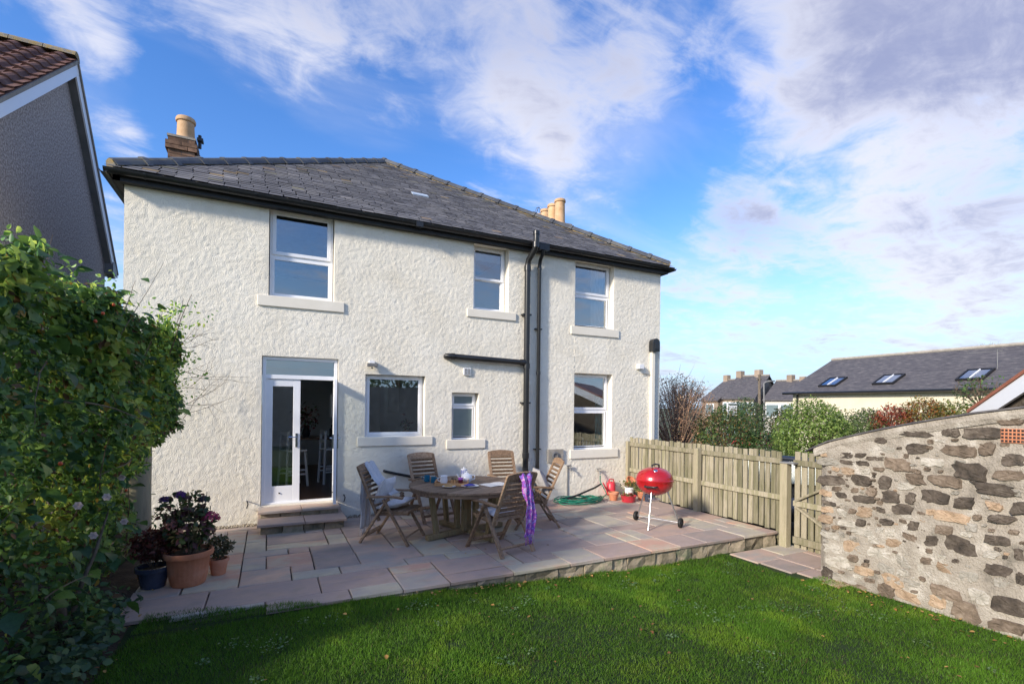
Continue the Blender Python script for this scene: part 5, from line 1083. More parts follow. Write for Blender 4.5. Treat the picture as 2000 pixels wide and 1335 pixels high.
# ================================================================== LEFT SIDE PLANTING
post = MB().tube([(-1.37, 7.09, -.02), (-1.375, 7.09, .8), (-1.365, 7.08, 1.6), (-1.37, 7.08, 2.3)], [.15, .145, .14, .135], 20).build('timber_post', m_post, smooth=True); tag(post, 'thick round timber post half covered by the hedge', 'post')
def hedge():
    h = thing('climbing_hedge', 'tall tangled climbing rose and shrub hedge at the left', 'hedge', (-1.8, 5, 0))
    def face(y, z): 
        f = -1.46 + .36 * sstep(.8, 1.7, z) * sstep(3.2, 6.6, y) - .25 * sstep(2.7, 3.25, z) + .10 * sstep(1.0, .2, z)
        pp = np.stack([y * 1.7, z * 1.9, y * 0], 1); return f + .75 * (fbm(pp, 41, 3) - .5)
    def top(y): return 2.86 + .9 * (fbm(np.stack([y * 1.5, y * 0, y * 0], 1), 47, 3) - .5) - .3 * sstep(6.7, 7.4, y)
    def sample(n, ya, yb, dscale):
        y = rng.uniform(ya, yb, n); z = rng.uniform(.0, 1, n) ** .85 * top(y) * 1.02; dep = rng.exponential(dscale, n); x = face(y, z) - dep
        keep = (x > -2.9) & (rng.random(n) < np.where(z < .6, .4, 1)); return np.stack([x, y, z], 1)[keep], dep[keep]
    A = 1.45 * np.array([(.036, .075, .018), (.055, .10, .022), (.030, .066, .024), (.075, .125, .026), (.105, .155, .03), (.16, .19, .035)])
    P, dp = sample(34000, 3.4, 7.45, .16); clump = fbm(P * 2.6, 51, 2); cl2 = vnoise(P * 1.3, 58)
    idx = np.clip((clump * 11 - 3.2).astype(int) + rng.integers(-1, 2, len(P)), 0, 5); c = A[idx] * rng.uniform(.75, 1.3, (len(P), 1)); c[rng.random(len(P)) < .03] = (.16, .11, .02); br = rng.random(len(P)) < .05; c[br] = (.09, .05, .025)
    leaf_cloud('foliage', P, rng.uniform(.034, .088, len(P)) * (.55 + 1.1 * cl2), c, m_leaf, h, nrm=np.tile([.8, -.3, .3], (len(P), 1)), aspect=.6)
    # shoots breaking out of the top and the free end
    S_ = []
    for k in range(190):
        y = rng.uniform(3.8, 7.35); z = float(top(np.array([y]))[0]) - .1; x = float(face(np.array([y]), np.array([z]))[0]) - rng.uniform(0, .7); 
        if k % 3 == 0: y = rng.uniform(6.6, 7.4); z = rng.uniform(1.5, 2.9); x = -1.15
        d = np.array([rng.normal(.15, .25) + (.5 if k % 3 == 0 else 0), rng.normal(0, .25), rng.uniform(.2, .8)]); L_ = rng.uniform(.15, .55)
        for t in np.linspace(0, 1, 14): S_.append(np.array([x, y, z]) + d * L_ * t + rng.normal(0, .018, 3))
    S_ = np.array(S_); leaf_cloud('shoot_leaves', S_, rng.uniform(.03, .065, len(S_)), A[rng.integers(0, 6, len(S_))] * 1.5, m_leaf, h)
    # big individual leaves: vine and hydrangea-like
    for q_ in range(3):
        b = MB(); m = 10; vs = [(0, 0, 0)]; 
        for side in (1, -1):
            for i in range(1, m): t = i / m; vs.append((t * (1 - .02), side * .40 * math.sin(math.pi * t ** .8) * (1 + .12 * math.sin(t * 26)), .10 * math.sin(math.pi * t) - .22 * t * t))
        vs.append((1, 0, -.25)); mid = len(vs)
        for i in range(1, m): t = i / m; vs.append((t, 0, .02 * math.sin(math.pi * t) - .22 * t * t - .02))
        R_ = [0] + list(range(1, m)) + [2 * m - 1]; L__ = [0] + list(range(m, 2 * m - 1)) + [2 * m - 1]; C_ = [0] + list(range(mid, mid + m - 1)) + [2 * m - 1]; fs = []
        for i in range(m):
            for (a, bb_) in ((C_, R_), (L__, C_)):
                f = [a[i], bb_[i], bb_[i + 1], a[i + 1]]; f2 = []
                for v_ in f:
                    if v_ not in f2: f2.append(v_)
                if len(f2) > 2: fs.append(tuple(f2))
        bigs[q_] = b.add(vs, fs).mesh('leaf', m_leafb[q_], True)
    n = 290; y = rng.uniform(3.9, 7.3, n); z = rng.uniform(.2, 2.95, n); z[:60] = rng.uniform(.02, .5, 60); x = face(y, z) + rng.uniform(-.05, .09, n)
    for i in range(n):
        s = rng.uniform(.07, .15); inst('leaf', bigs[int(rng.choice(3, p=[.45, .4, .15]))], h, (x[i], y[i], z[i]), (rng.uniform(-.9, .5), rng.uniform(-.4, .9), rng.uniform(-2.6, 1.0)), (s, s, s))
    # stems
    b = MB()
    def stem(p, d, L_, r, n=9, wob=.05):
        p = np.array(p, float); d = np.array(d, float); d /= np.linalg.norm(d); pts = [p.copy()]
        for i in range(n): d = d + rng.normal(0, wob * 4, 3) * .3; d /= np.linalg.norm(d); p = p + d * L_ / n; pts.append(p.copy())
        return pts, [r * (1 - .7 * i / n) for i in range(n + 1)]
    for k in range(46):
        y = rng.uniform(3.9, 7.2); z = rng.uniform(.1, 2.6); pts, rs_ = stem((float(face(np.array([y]), np.array([z]))[0]) - .05, y, z), (rng.normal(.12, .2), rng.normal(.2, .9), rng.normal(.35, .6)), rng.uniform(.5, 1.3), rng.uniform(.004, .009)); b.tube(pts, rs_, 5)
    b.build('twigs', m_twig, h, smooth=True, kind='stuff')
    for (p, L_, r) in (((-1.38, 4.9, 0), 1.3, .036), ((-1.36, 5.0, .1), .9, .022), ((-1.5, 5.6, 0), 1.5, .026), ((-1.52, 4.5, 0), 1.4, .03)):
        pts, rs_ = stem(p, (-.1, .1, 1), L_, r, 12, .05); MB().tube(pts, rs_, 8).build('stem', m_bark, h, smooth=True)
    # bare creeper twigs reaching over the house wall
    for k in range(13):
        x0 = rng.uniform(-1.25, -.95); z0 = rng.uniform(1.6, 2.7); pts, rs_ = stem((x0, 8.30 - rng.uniform(0, .5), z0), (rng.uniform(.5, 1), .15, rng.uniform(-.3, .8)), rng.uniform(.35, .85), .0042, 10, .10)
        pts = [(p[0], min(p[1], 8.45), p[2]) for p in pts]; bt = MB().tube(pts, rs_, 5)
        for j in (3, 5, 7): q2, r2 = stem(pts[j], (rng.uniform(-.3, 1), 0, rng.uniform(-.8, 1)), rng.uniform(.1, .3), .0026, 6, .12); bt.tube([(p[0], min(p[1], 8.45), p[2]) for p in q2], r2, 4)
        bt.build('creeper_twig', m_twig, h, smooth=True)
    # roses and hips
    wr = M('rose_petal', [(.66, .52, .52), (.80, .72, .72)], 12, .7, 0, 60, .05, trans=.3); hp = M('rose_hip', [(.50, .06, .02), (.6, .1, .03)], 5, .3)
    for (px, py) in ((237, 932), (152, 987), (182, 1045), (208, 970), (242, 1018), (20, 850)):
        p = ony(px, py, 5.9 if px > 100 else 4.6); 
        if px > 100: p = onx(px, py, -1.14 if px > 200 else -1.22)
        fl_ = MB()
        for k in range(3):
            for j in range(6):
                a = j * math.pi / 3 + k * .5; s = .034 - .007 * k; el = .35 + .35 * k; d = Vector((math.cos(a), -.5, math.sin(a))); u = Vector((math.cos(a), 0, math.sin(a))); w = Vector((-math.sin(a), 0, math.cos(a))); f = Vector((.35, -.9, .2)).normalized()
                o_ = p + f * (.004 * k); fl_.add([o_, o_ + u * s * .6 * math.cos(el) + w * s * .45 + f * s * math.sin(el) * .6, o_ + u * s * math.cos(el) + f * s * math.sin(el), o_ + u * s * .6 * math.cos(el) - w * s * .45 + f * s * math.sin(el) * .6], [(0, 1, 2, 3)])
        fl_.build('rose', wr, h, smooth=True)
    for (px, py) in ((201, 612), (222, 595), (53, 664), (186, 627), (118, 905), (246, 957)):
        p = onx(px, py, -1.15 if px > 100 else -1.5); MB().lathe([(0, -.014), (.010, -.008), (.013, 0), (.008, .012), (0, .014)], p, 10).build('rose_hip', hp, h, smooth=True)
bigs = [None] * 3
hedge()
# dark paling fence behind the hedge
bf = thing('boundary_fence', 'dark paling fence almost hidden behind the left hedge', 'fence', (-2.6, 4.5, 0))
pmesh = MB().box((-.01, -.06, 0), (.01, .06, 1.35)).mesh('board', m_bark)
for k in range(48): inst('board', pmesh, bf, (-2.55 + random.uniform(-.01, .01), 1.2 + k * .13, -.1))
for z in (.3, 1.0): MB().box((-2.6, 1.1, z), (-2.57, 7.5, z + .08)).build('rail', m_bark, bf)
# ground-cover ivy
def ivy():
    n = 1500; y = rng.uniform(4.0, 5.6, n); x = -1.28 + rng.normal(0, .15, n) - .1 * (y - 4.5); z = np.abs(rng.normal(.06, .09, n)); P = np.stack([x, y, z], 1)[x < -1.03]
    t = thing('ground_ivy', 'low ivy and leafy growth at the foot of the hedge', 'ground cover', (-1.3, 4.6, 0)); leaf_cloud('leaves', P, rng.uniform(.04, .075, len(P)), palette(len(P), [(.035, .07, .03), (.05, .09, .03), (.03, .06, .035)]), m_leaf, t, aspect=.8, nrm=np.tile([.3, -.3, .9], (len(P), 1)))
ivy()
# potted plants on the patio
def big_pot():
    p = Vector((-.72, 5.98, .002)); t = thing('terracotta_planter', 'large ribbed terracotta pot with a hydrangea', 'planter', p)
    rib = lambda a, z: 1 + (.014 * math.cos(a * 26) if .04 < z < .27 else 0)
    MB().lathe([(0, 0), (.145, 0), (.155, .015), (.172, .10), (.192, .27), (.20, .285), (.222, .29), (.226, .315), (.222, .34), (.205, .342), (.19, .30), (0, .29)], p, 104, rib).build('pot', m_terra, t, smooth=True)
    MB().lathe([(.195, .305), (0, .315)], p, 20).build('soil', m_soil, t)
    for k in range(11):
        a = k * 2.4; d = Vector((math.cos(a) * .16, math.sin(a) * .14, .38 + .12 * (k % 3))); MB().tube([p + Vector((d.x * .2, d.y * .2, .30)), p + Vector((d.x * .7, d.y * .7, .45)), p + Vector((d.x, d.y, .3)) + Vector((0, 0, d.z))], [.006, .005, .003], 5).build('stem', m_twig, t)
    n = 850; u = rng.normal(size=(n, 3)); u /= np.linalg.norm(u, axis=1)[:, None]; P = u * rng.uniform(.4, 1, (n, 1)) ** .5 * np.array([.23, .20, .22]) + np.array([p.x, p.y, .58])
    P[::4, 2] += .16; P[::4, 0] -= .04
    leaf_cloud('foliage', P, rng.uniform(.04, .085, n), palette(n, [(.045, .075, .025), (.06, .05, .03), (.10, .045, .05), (.035, .06, .025), (.09, .085, .04)]), m_leaf, t, nrm=np.tile([0, -.3, .6], (n, 1)), aspect=.65)
    for (dx, dy, dz, rr_, c) in ((.20, -.06, .66, .075, (.32, .045, .11)), (-.13, -.08, .62, .07, (.26, .10, .085)), (-.08, .02, .90, .05, (.10, .03, .16)), (.13, .03, .84, .045, (.06, .05, .08)), (-.22, .05, .86, .035, (.07, .03, .12))):
        m = 150; u = rng.normal(size=(m, 3)); u /= np.linalg.norm(u, axis=1)[:, None]; u[:, 2] = abs(u[:, 2]) * .9 - .1
        leaf_cloud('flower_head', u * rr_ + np.array([p.x + dx, p.y + dy, dz]), .026, palette(m, [c, tuple(x * 1.35 for x in c)]), m_leaf, t, nrm=u * 2, aspect=.9, detail=False, kind=None)
big_pot()
def small_pot(p, r, h, mat, nm, label, cat, cols, n, spread, hz, size):
    t = potter(p, r, h, mat, nm, label, cat); 
    for k in range(7): a = k * .9; MB().tube([p + Vector((0, 0, h * .8)), p + Vector((math.cos(a) * spread * .8, math.sin(a) * spread * .8, hz))], .004, 5).build('stem', m_twig, t)
    u = rng.normal(size=(n, 3)); u /= np.linalg.norm(u, axis=1)[:, None]; P = u * rng.uniform(.2, 1, (n, 1)) ** .5 * np.array([spread, spread, spread * .7]) + np.array([p.x, p.y, hz]); leaf_cloud('foliage', P, rng.uniform(size * .6, size * 1.3, n), palette(n, cols), m_leaf, t)
small_pot(Vector((-1.02, 6.02, .002)), .145, .21, m_blue, 'glazed_planter', 'dark blue glazed pot with a wine-red shrub', 'planter', [(.07, .02, .022), (.10, .03, .025), (.05, .025, .02)], 900, .22, .42, .05)
small_pot(Vector((-.47, 6.18, .002)), .095, .17, m_terra, 'terracotta_pot', 'small terracotta pot behind the large ribbed planter', 'planter', [(.06, .07, .03), (.10, .075, .04), (.05, .06, .035)], 420, .15, .30, .045)

# ================================================================== BEYOND THE FENCE
def bush(name, label, c, rad, n, size, cols, cat='bush', group=None, trunk=True, seed=0, bare=0, gz=-.5):
    c = np.array(c, float); rad = np.array(rad, float); t = thing(name, label, cat, (c[0], c[1], gz), group=group)
    u = rng.normal(size=(n, 3)); u /= np.linalg.norm(u, axis=1)[:, None]
    lump = .72 + .55 * fbm(u * 2.3 + seed * 7.1, 61 + seed, 3); r_ = rng.uniform(.3, 1, n) ** .45
    P = c + u * rad * (lump * r_)[:, None]; P = P[P[:, 2] > gz]; m = len(P)
    cl = fbm(P * 1.8, 71 + seed, 2); co = palette(m, cols, .3) * (.6 + .8 * cl)[:, None]
    leaf_cloud('crown', P, rng.uniform(size * .6, size * 1.3, m), co, m_leaf, t, nrm=u[:m] * .6, detail=False)
    if trunk:
        MB().tube([(c[0], c[1], gz - .1), (c[0] + .03, c[1], c[2] - rad[2] * .3), (c[0], c[1] + .05, c[2] + rad[2] * .4)], [.09 * rad[0], .06 * rad[0], .02], 7).build('trunk', m_bark, t, smooth=True)
        b = MB()
        for k in range(10 + bare):
            d = rng.normal(size=3); d[2] = abs(d[2]) + .3; d /= np.linalg.norm(d); p0 = c + np.array([0, 0, -rad[2] * .5]); p1 = c + d * rad * rng.uniform(.7, 1.08); pm = (p0 + p1) / 2 + rng.normal(0, .06, 3) * rad; b.tube([p0, pm, p1], [.022 * rad[0], .012 * rad[0], .004], 5)
            if bare:
                for j in range(4): p2 = pm + (p1 - pm) * rng.uniform(0, 1); e = rng.normal(size=3); e[2] += .4; e /= np.linalg.norm(e); b.tube([p2, p2 + e * rad * .16, p2 + e * rad * .3 + rng.normal(0, .03, 3)], [.006, .004, .002], 4)
        b.build('branches', m_twigl if bare > 20 else m_twig, t, smooth=True)
    return t
def ctr(px, py, d): p = at(px, py, d); return (p.x, p.y, p.z)
brown = [(.27, .16, .105), (.33, .19, .125), (.20, .13, .085), (.22, .16, .09)]
green = [(.045, .085, .022), (.06, .105, .028), (.035, .07, .025)]; lime = [(.085, .13, .03), (.11, .16, .04), (.06, .10, .025), (.13, .17, .05)]
bush('bare_thicket', 'brown nearly leafless thicket beside the house corner', ctr(1322, 845, 12.5), (1.35, 1.0, 1.5), 8000, .045, brown, 'shrub', bare=60, seed=1)
bush('bare_tree', 'leafless twiggy tree rising behind the brown thicket', ctr(1330, 785, 16), (.8, .8, .85), 500, .05, brown, 'tree', bare=70, seed=2)
bush('evergreen_bush', 'dark green bush behind the fence between thicket and hedge', ctr(1418, 855, 12), (.9, .8, .8), 7500, .06, [(.03, .065, .025), (.045, .08, .02), (.06, .09, .03), (.10, .07, .02)], seed=3)
bush('leafy_shrub', 'low green shrub just above the middle of the fence', ctr(1490, 872, 11.5), (.75, .6, .42), 3200, .055, green, seed=4)
bush('garden_tree', 'dark garden tree in front of the far grey-roofed house', ctr(1458, 818, 22), (.9, .9, 1.0), 3600, .10, [(.035, .06, .028), (.05, .075, .03), (.07, .09, .05)], 'tree', seed=5)
bush('garden_tree', 'small round dark tree left of the far street lamp', ctr(1424, 815, 24), (.75, .75, .7), 2200, .10, [(.04, .08, .025), (.05, .1, .03)], 'tree', seed=6)
bush('conifer_bush', 'dense bright green conifer hedge near the cream barn', ctr(1590, 856, 9.6), (.70, .7, .76), 14000, .05, lime, 'hedge', seed=7)
bush('mixed_hedge', 'mid green hedge between conifer and red shrub', ctr(1672, 870, 9.8), (.85, .7, .66), 9000, .05, [(.06, .09, .025), (.08, .11, .035), (.05, .075, .03)], 'hedge', seed=8)
bush('purple_shrub', 'dark purplish shrub in front of the barn eaves', ctr(1700, 828, 11), (.42, .4, .35), 1900, .05, [(.05, .05, .04), (.07, .07, .05), (.06, .09, .03)], 'shrub', seed=9)
bush('red_shrub', 'crimson leaved shrub above the stone wall', ctr(1745, 834, 9.5), (.40, .4, .46), 3600, .045, [(.20, .04, .03), (.26, .07, .03), (.12, .05, .03)], 'shrub', seed=10)
bush('orange_shrub', 'orange and green shrub in autumn colour above the wall', ctr(1805, 826, 9.3), (.52, .5, .52), 5200, .045, [(.26, .11, .02), (.14, .13, .03), (.20, .08, .03), (.09, .11, .03)], 'shrub', seed=11)
bush('yellow_green_shrub', 'yellowish green shrub right of the orange one', ctr(1858, 826, 9.2), (.46, .45, .44), 3600, .045, [(.11, .13, .03), (.14, .15, .04), (.08, .1, .03)], 'shrub', seed=12)
bush('young_tree', 'thin young tree with sparse leaves before the barn skylight', ctr(1915, 775, 9.0), (.42, .4, .42), 420, .055, green, 'tree', bare=12, seed=13)
bush('dark_shrub', 'narrow dark shrub left of the conifer hedge', ctr(1528, 840, 13), (.40, .4, .65), 2600, .06, [(.03, .05, .025), (.04, .06, .025), (.08, .06, .02)], 'shrub', seed=14)
bush('distant_tree_top', 'bare tree top peeping over the barn ridge', ctr(1940, 690, 34), (2.0, 1.0, .75), 260, .06, brown, 'tree', bare=60, seed=15)
def gabled(name, label, A, B, depth, zb, ze, rise, wall, roofm, cat='house', over=.25, chim=()):
    # A,B: eaves ends nearest the viewer (plan), roof rises away from the viewer
    A, B = Vector((A[0], A[1], 0)), Vector((B[0], B[1], 0)); u = (B - A).normalized(); v = Vector((-u.y, u.x, 0)); 
    if v.dot(A) < 0: v = -v
    t = thing(name, label, cat, (A + B) / 2 + Vector((0, 0, zb))); Z_ = lambda p, z: Vector((p.x, p.y, z)); L_ = (B - A).length
    C_, D_ = B + v * depth, A + v * depth; mid = v * depth / 2; zr = ze + rise
    vs = [Z_(A, zb), Z_(B, zb), Z_(C_, zb), Z_(D_, zb), Z_(A, ze), Z_(B, ze), Z_(C_, ze), Z_(D_, ze), Z_(A + mid, zr), Z_(B + mid, zr)]
    MB().add(vs, [(0, 1, 5, 4), (2, 3, 7, 6), (1, 2, 6, 9, 5), (3, 0, 4, 8, 7)]).build('wall', wall, t)
    s = rise / (depth / 2); o_ = over; a = A - u * o_ - v * o_; b_ = B + u * o_ - v * o_; c = B + u * o_ + v * (depth + o_); d = A - u * o_ + v * (depth + o_); e, f = A + mid - u * o_, B + mid + u * o_
    ze2 = ze - s * o_ + .06; zr2 = zr + .06
    vs = [Z_(a, ze2), Z_(b_, ze2), Z_(c, ze2), Z_(d, ze2), Z_(e, zr2), Z_(f, zr2)]; lo = [p - Vector((0, 0, .1)) for p in vs]
    rf = MB().add(vs + lo, [(0, 1, 5, 4), (2, 3, 4, 5), (6, 10, 11, 7), (8, 11, 10, 9), (0, 6, 7, 1), (2, 8, 9, 3), (0, 4, 10, 6), (4, 3, 9, 10), (1, 7, 11, 5), (5, 11, 8, 2)]).build('roof', roofm, t)
    MB().tube([Z_(e, zr2 + .02), Z_(f, zr2 + .02)], .09, 6).build('ridge', m_cement, rf)
    for (k, w, h) in chim:
        p = Z_(A + u * L_ * k + mid, zr2); MB().box((p.x - w / 2, p.y - w / 2, p.z - .8), (p.x + w / 2, p.y + w / 2, p.z + h)).build('chimney', m_farb, rf)
    return t, u, v, s, A, ze2, rf
# barn with roof windows
pA = at(1534, 766, 25.0); pB = at(2030, 757, 16.6)
ub = (Vector((pB.x, pB.y, 0)) - Vector((pA.x, pA.y, 0))).normalized(); pBx = Vector((pA.x, pA.y, 0)) + ub * 19
barn, bu, bv, bs, bA, bze, brf = gabled('barn', 'long cream barn with a dark slate roof and skylights', (pA.x + .6, pA.y), (pBx.x, pBx.y), 7.0, -.7, pA.z + .1, 1.7, m_cream, m_fslate, 'barn', .35)
def on_roof(px, py):
    nrm_ = (Vector((0, 0, 1)) - bv * bs).normalized(); p0 = Vector((bA.x, bA.y, bze + .35 * bs)) ; r_ = ray(px, py); return CAMP + r_ * ((p0 - CAMP).dot(nrm_) / r_.dot(nrm_)), nrm_
m_sky = glass('skylight_glass', .35, (.3, .34, .38))
for (px, py) in ((1627, 747), (1736, 742), (1905, 733)):
    p, nr = on_roof(px, py); upv = (bv + Vector((0, 0, bs))).normalized(); a, b_ = bu * .36, upv * .42
    o = nr * .09; f = MB()
    f.add([p - a * 1.2 - b_ * 1.18, p + a * 1.2 - b_ * 1.18, p + a * 1.2 + b_ * 1.18, p - a * 1.2 + b_ * 1.18] + [q_ + o for q_ in (p - a * 1.2 - b_ * 1.18, p + a * 1.2 - b_ * 1.18, p + a * 1.2 + b_ * 1.18, p - a * 1.2 + b_ * 1.18)] + [q_ + o for q_ in (p - a - b_, p + a - b_, p + a + b_, p - a + b_)],
          [(0, 1, 5, 4), (1, 2, 6, 5), (2, 3, 7, 6), (3, 0, 4, 7), (4, 5, 9, 8), (5, 6, 10, 9), (6, 7, 11, 10), (7, 4, 8, 11)])
    sk = f.build('skylight', m_fascia, barn)
    MB().add([p - a - b_ + o * .8, p + a - b_ + o * .8, p + a + b_ + o * .8, p - a + b_ + o * .8], [(0, 1, 2, 3)]).build('pane', m_sky, sk); MB().add([p - a - b_ + o * .5, p + a - b_ + o * .5, p + a + b_ + o * .5, p - a + b_ + o * .5], [(0, 1, 2, 3)]).build('blind', m_grey, sk)
    MB().bar(p - b_ + o, p + b_ + o, .03, .03).build('glazing_bar', m_white, sk)
for k in range(14):
    q_ = Vector((bA.x, bA.y, 0)) + bu * (.4 + k * .8) - bv * .02; MB().box((q_.x - .05, q_.y - .05, bze - .05), (q_.x + .05, q_.y + .05, bze + .04)).build('eaves_bracket', m_china, barn)
q0 = Vector((bA.x, bA.y, 0)) - bv * .36 - bu * .3; q1 = q0 + bu * 19
MB().tube([Vector((q0.x, q0.y, bze - .03)), Vector((q1.x, q1.y, bze - .03))], .06, 8).build('gutter', m_black, barn); qd = Vector((bA.x, bA.y, 0)) + bu * .3 - bv * .08; MB().tube([Vector((qd.x, qd.y, bze - .1)), Vector((qd.x, qd.y, -.6))], .045, 8).build('downpipe', m_black, barn)
an, _ = on_roof(1948, 720); MB().tube([an + Vector((0, 0, -.3)), an + Vector((0, 0, .75))], .014, 6).tube([an + bu * -.95 + Vector((0, 0, .68)), an + bu * .15 + Vector((0, 0, .68))], .01, 6).tube([an + bu * .02 - bv * .2 + Vector((0, 0, .74)), an + bu * .1 + bv * .2 + Vector((0, 0, .66))], .008, 5).build('aerial', m_grey, barn)
# red tiled gable beside the outbuilding
gt0 = at(1905, 806, 8.4); gt1 = at(2012, 733, 7.2)
tg = thing('tiled_shed', 'white gabled shed with a red tiled verge at the right edge', 'shed', (gt0.x + 1, gt0.y - 1.5, -.5))
dv = (gt1 - gt0); e = gt0 + dv * 1.6; perp = Vector((dv.y, -dv.x, 0)).normalized(); perp = perp if perp.dot(gt0) > 0 else -perp; fl2 = Vector((dv.x, dv.y, 0)).normalized(); g2 = e + Vector((fl2.x, fl2.y, 0)) * (Vector((e.x - gt0.x, e.y - gt0.y, 0)).length); g2.z = gt0.z
B0, B1, B2 = gt0, e, g2; gz = Vector((0, 0, 1)); dp_ = perp * 4
def zz0(p): return Vector((p.x, p.y, -.6))
MB().add([zz0(B0), zz0(B2), B2 - gz * .1, B1 - gz * .1, B0 - gz * .1] + [p + dp_ for p in (zz0(B0), zz0(B2), B2 - gz * .1, B1 - gz * .1, B0 - gz * .1)], [(0, 1, 2, 3, 4), (9, 8, 7, 6, 5), (0, 4, 9, 5), (1, 6, 7, 2)]).build('wall', m_bark, tg)
for (a, b_) in ((B0, B1), (B1, B2)):
    n_ = (b_ - a).cross(perp).normalized(); n_ = n_ if n_.z > 0 else -n_; f = -perp * .12
    MB().add([a + f, b_ + f, b_ + dp_, a + dp_, a + f + n_ * .05, b_ + f + n_ * .05, b_ + dp_ + n_ * .05, a + dp_ + n_ * .05], [(3, 2, 1, 0), (4, 5, 6, 7), (0, 1, 5, 4), (1, 2, 6, 5), (2, 3, 7, 6), (3, 0, 4, 7)]).build('roof', M('red_tile', [(.26, .09, .05), (.34, .14, .09)], 8, .85, .3, 30), tg)
    f2 = -perp * .10; MB().add([a + f2 - n_ * .24, b_ + f2 - n_ * .24, b_ + f2 - n_ * .005, a + f2 - n_ * .005, a - n_ * .24 - perp * .06, b_ - n_ * .24 - perp * .06, b_ - n_ * .005 - perp * .06, a - n_ * .005 - perp * .06], [(0, 1, 2, 3), (7, 6, 5, 4), (0, 4, 5, 1), (2, 6, 7, 3)]).build('bargeboard', m_white, tg)
# far houses in the village
def far_house(name, label, x0, x1, ye, d, wd, ze_up, rise, wall, chim, nwin=3):
    a = at(x0, ye, d); b_ = at(x1, ye, d * .96)
    t, u, v, s, A_, zz_, rf = gabled(name, label, (a.x, a.y), (b_.x, b_.y), wd, -1.5, a.z, rise, wall, m_fslate, 'house', .2, chim)
    L_ = (Vector((b_.x, b_.y, 0)) - Vector((a.x, a.y, 0))).length
    for k in range(nwin):
        for z in (a.z - 1.5, a.z - 4.0):
            c = Vector((A_.x, A_.y, 0)) + u * (L_ * (k + .5) / nwin) - v * .02; w = u * .5
            fr_ = MB().add([c - w * 1.15 + Vector((0, 0, z - .08)), c + w * 1.15 + Vector((0, 0, z - .08)), c + w * 1.15 + Vector((0, 0, z + 1.08)), c - w * 1.15 + Vector((0, 0, z + 1.08))], [(0, 1, 2, 3)]).build('window', m_white, t)
            c2 = c - v * .03; MB().add([c2 - w + Vector((0, 0, z)), c2 + w + Vector((0, 0, z)), c2 + w + Vector((0, 0, z + 1)), c2 - w + Vector((0, 0, z + 1))], [(0, 1, 2, 3)]).build('pane', m_frost, fr_)
    return t
far_house('village_house', 'far grey-roofed village house with tall chimneys', 1415, 1472, 776, 46, 7, 3, 2.1, m_farb, ((0.04, .55, .5), (.7, .55, .55)), 3)
far_house('village_house', 'far tan gabled house left of the telegraph pole', 1372, 1402, 780, 50, 6, 3, 2.0, m_farb, ((.05, .5, .5),), 1)
far_house('village_house', 'far white house right of the telegraph pole', 1495, 1552, 779, 44, 6, 3, 1.7, m_far, ((.45, .5, .5), (.9, .5, .3)), 2)
far_house('village_house', 'far house with orange chimneys beside the barn', 1528, 1575, 784, 60, 6, 3, 2.2, m_far, ((.3, .6, .5),), 2)
p = at(1484, 850, 36); pt = at(1483, 731, 36); tpole = thing('telegraph_pole', 'dark wooden telegraph pole among the far houses', 'pole', (p.x, p.y, -1))
MB().tube([(p.x, p.y, -1), (pt.x, pt.y, pt.z)], [.13, .09], 8).build('pole', m_bark, tpole); MB().box((pt.x - .25, pt.y - .05, pt.z - .4), (pt.x + .25, pt.y + .05, pt.z - .3)).build('crossarm', m_bark, tpole)
wv = [(pt + (at(1360, 757, 60) - pt) * k / 8) - Vector((0, 0, .6 * math.sin(math.pi * k / 8))) for k in range(9)]; MB().tube(wv, .012, 4).build('wire', m_grey, tpole)
p = at(1494, 830, 30); pt = at(1492, 745, 30); slp = thing('street_lamp', 'slim grey street lamp in front of the white house', 'street lamp', (p.x, p.y, -1)); MB().tube([(p.x, p.y, -1), (pt.x, pt.y, pt.z - .1), (pt.x + .1, pt.y - .1, pt.z), (pt.x + .3, pt.y - .2, pt.z + .04)], .045, 8).build('column', m_grey, slp); MB().box((pt.x + .2, pt.y - .3, pt.z), (pt.x + .6, pt.y - .12, pt.z + .08)).build('lantern', m_grey, slp)
p = at(1431, 800, 20); sg = thing('hanging_sign', 'white pub-style sign board on a post among the trees', 'sign', (p.x, p.y, -1)); MB().box((p.x - .22, p.y - .03, p.z - .22), (p.x + .22, p.y + .03, p.z + .18)).build('board', m_china, sg); MB().tube([(p.x - .3, p.y, -1), (p.x - .3, p.y, p.z + .3)], .035, 6).build('post', m_china, sg); MB().tube([(p.x - .3, p.y, p.z + .26), (p.x + .24, p.y, p.z + .26)], .02, 6).build('arm', m_china, sg)
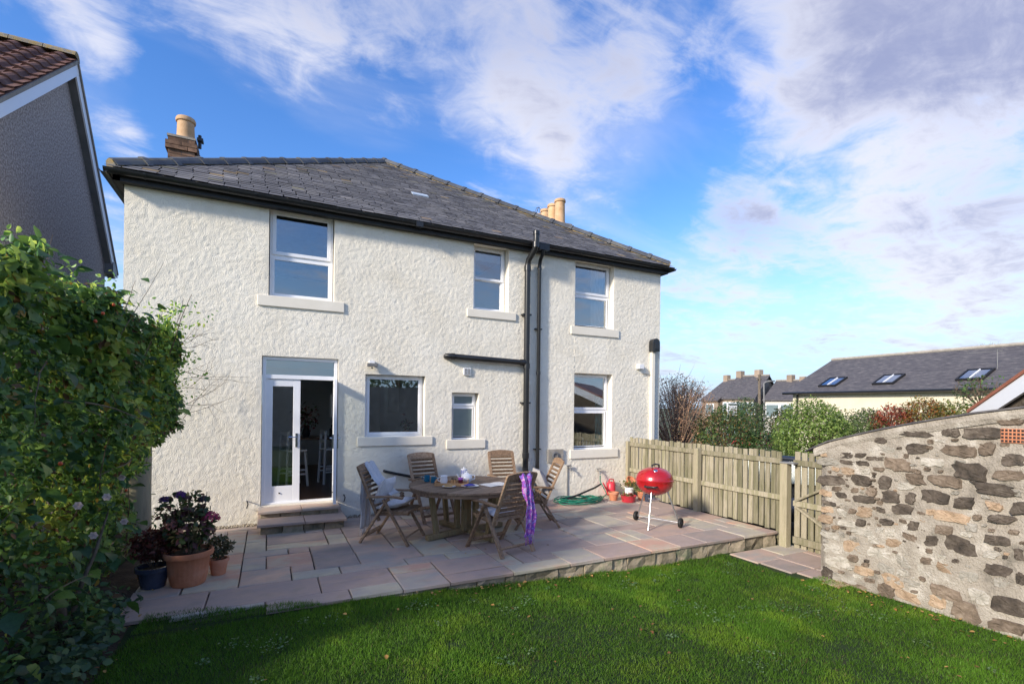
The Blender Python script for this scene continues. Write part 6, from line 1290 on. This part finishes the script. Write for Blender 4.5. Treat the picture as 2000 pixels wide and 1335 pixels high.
# cars
def car(name, label, loc, rz, mat, L_=4.2, W_=1.75, H_=1.45):
    t = thing(name, label, 'car', loc, rz); m = WM[t.name]
    pr = [(-L_ / 2, .32), (-L_ / 2 + .02, .72), (-L_ / 2 + .15, .92), (-L_ * .30, H_ - .04), (-L_ * .12, H_), (L_ * .06, H_ - .02), (L_ * .24, .95), (L_ * .46, .80), (L_ / 2, .62), (L_ / 2, .30)]
    def side(f, ins): return [Vector((x, f * (W_ / 2 - (ins if z > .9 else 0)), z)) for x, z in pr]
    a, b_ = side(-1, .16), side(1, .16); k = len(pr); o = MB().add(a + b_, [tuple(range(k - 1, -1, -1)), tuple(range(k, 2 * k))] + [(i, (i + 1) % k, k + (i + 1) % k, k + i) for i in range(k)]).build('body', mat, t, bevel=.05); o.data.transform(m)
    g = MB(); 
    for f in (-1, 1):
        y = f * (W_ / 2 - .085); g.add([(-L_ * .29, y, .96), (L_ * .19, y, .98), (L_ * .06, f * (W_ / 2 - .15), H_ - .1), (-L_ * .26, f * (W_ / 2 - .15), H_ - .12)], [(0, 1, 2, 3)])
    o2 = g.build('window', m_frost, o); o2.data.transform(m)
    for sx in (-.31, .31):
        for f in (-1, 1): w = MB().lathe([(0, -.1), (.2, -.1), (.31, -.09), (.32, 0), (.31, .09), (.2, .1), (0, .1)], (0, 0, 0), 20).build('wheel', m_rubber, t, smooth=True); w.data.transform(m @ Matrix.Translation((sx * L_, f * (W_ / 2 - .1), .32)) @ Matrix.Rotation(R(90), 4, 'X'))
    for f in (-1, 1): hl_ = MB().box((L_ * .46, f * .6 - .15, .62), (L_ / 2 + .01, f * .6 + .15, .74)).build('headlight', m_china, t); hl_.data.transform(m)
cp = at(1535, 874, 8.7); car('parked_car', 'dark blue car parked behind the picket fence', (cp.x + .75, cp.y + .2, -.42), R(-62), m_carb)
cp = at(1484, 842, 34); car('parked_car', 'distant red car among the hedges', (cp.x, cp.y, -1.2), R(10), m_redp)
# garden wall and trees behind the viewer (they show in the panes)
bw = thing('rear_garden_wall', 'rubble garden wall at the rear of the lawn', 'wall', (3, -7, -.3)); MB().box((-6, -7.4, -.4), (14, -7.0, 2.7)).build('masonry', m_mortar, bw)
bush('rear_tree', 'dark tree behind the rear garden wall', (6.5, -10, 3.2), (2.4, 1.6, 1.8), 2600, .2, [(.03, .06, .02), (.05, .08, .03)], 'tree', seed=20, gz=0)

# every mesh gets a material; smooth wrap-up
S.render.engine = 'CYCLES'
S.cycles.max_bounces = 9; S.cycles.diffuse_bounces = 7; S.cycles.glossy_bounces = 3; S.cycles.transparent_max_bounces = 8; S.cycles.use_denoising = True
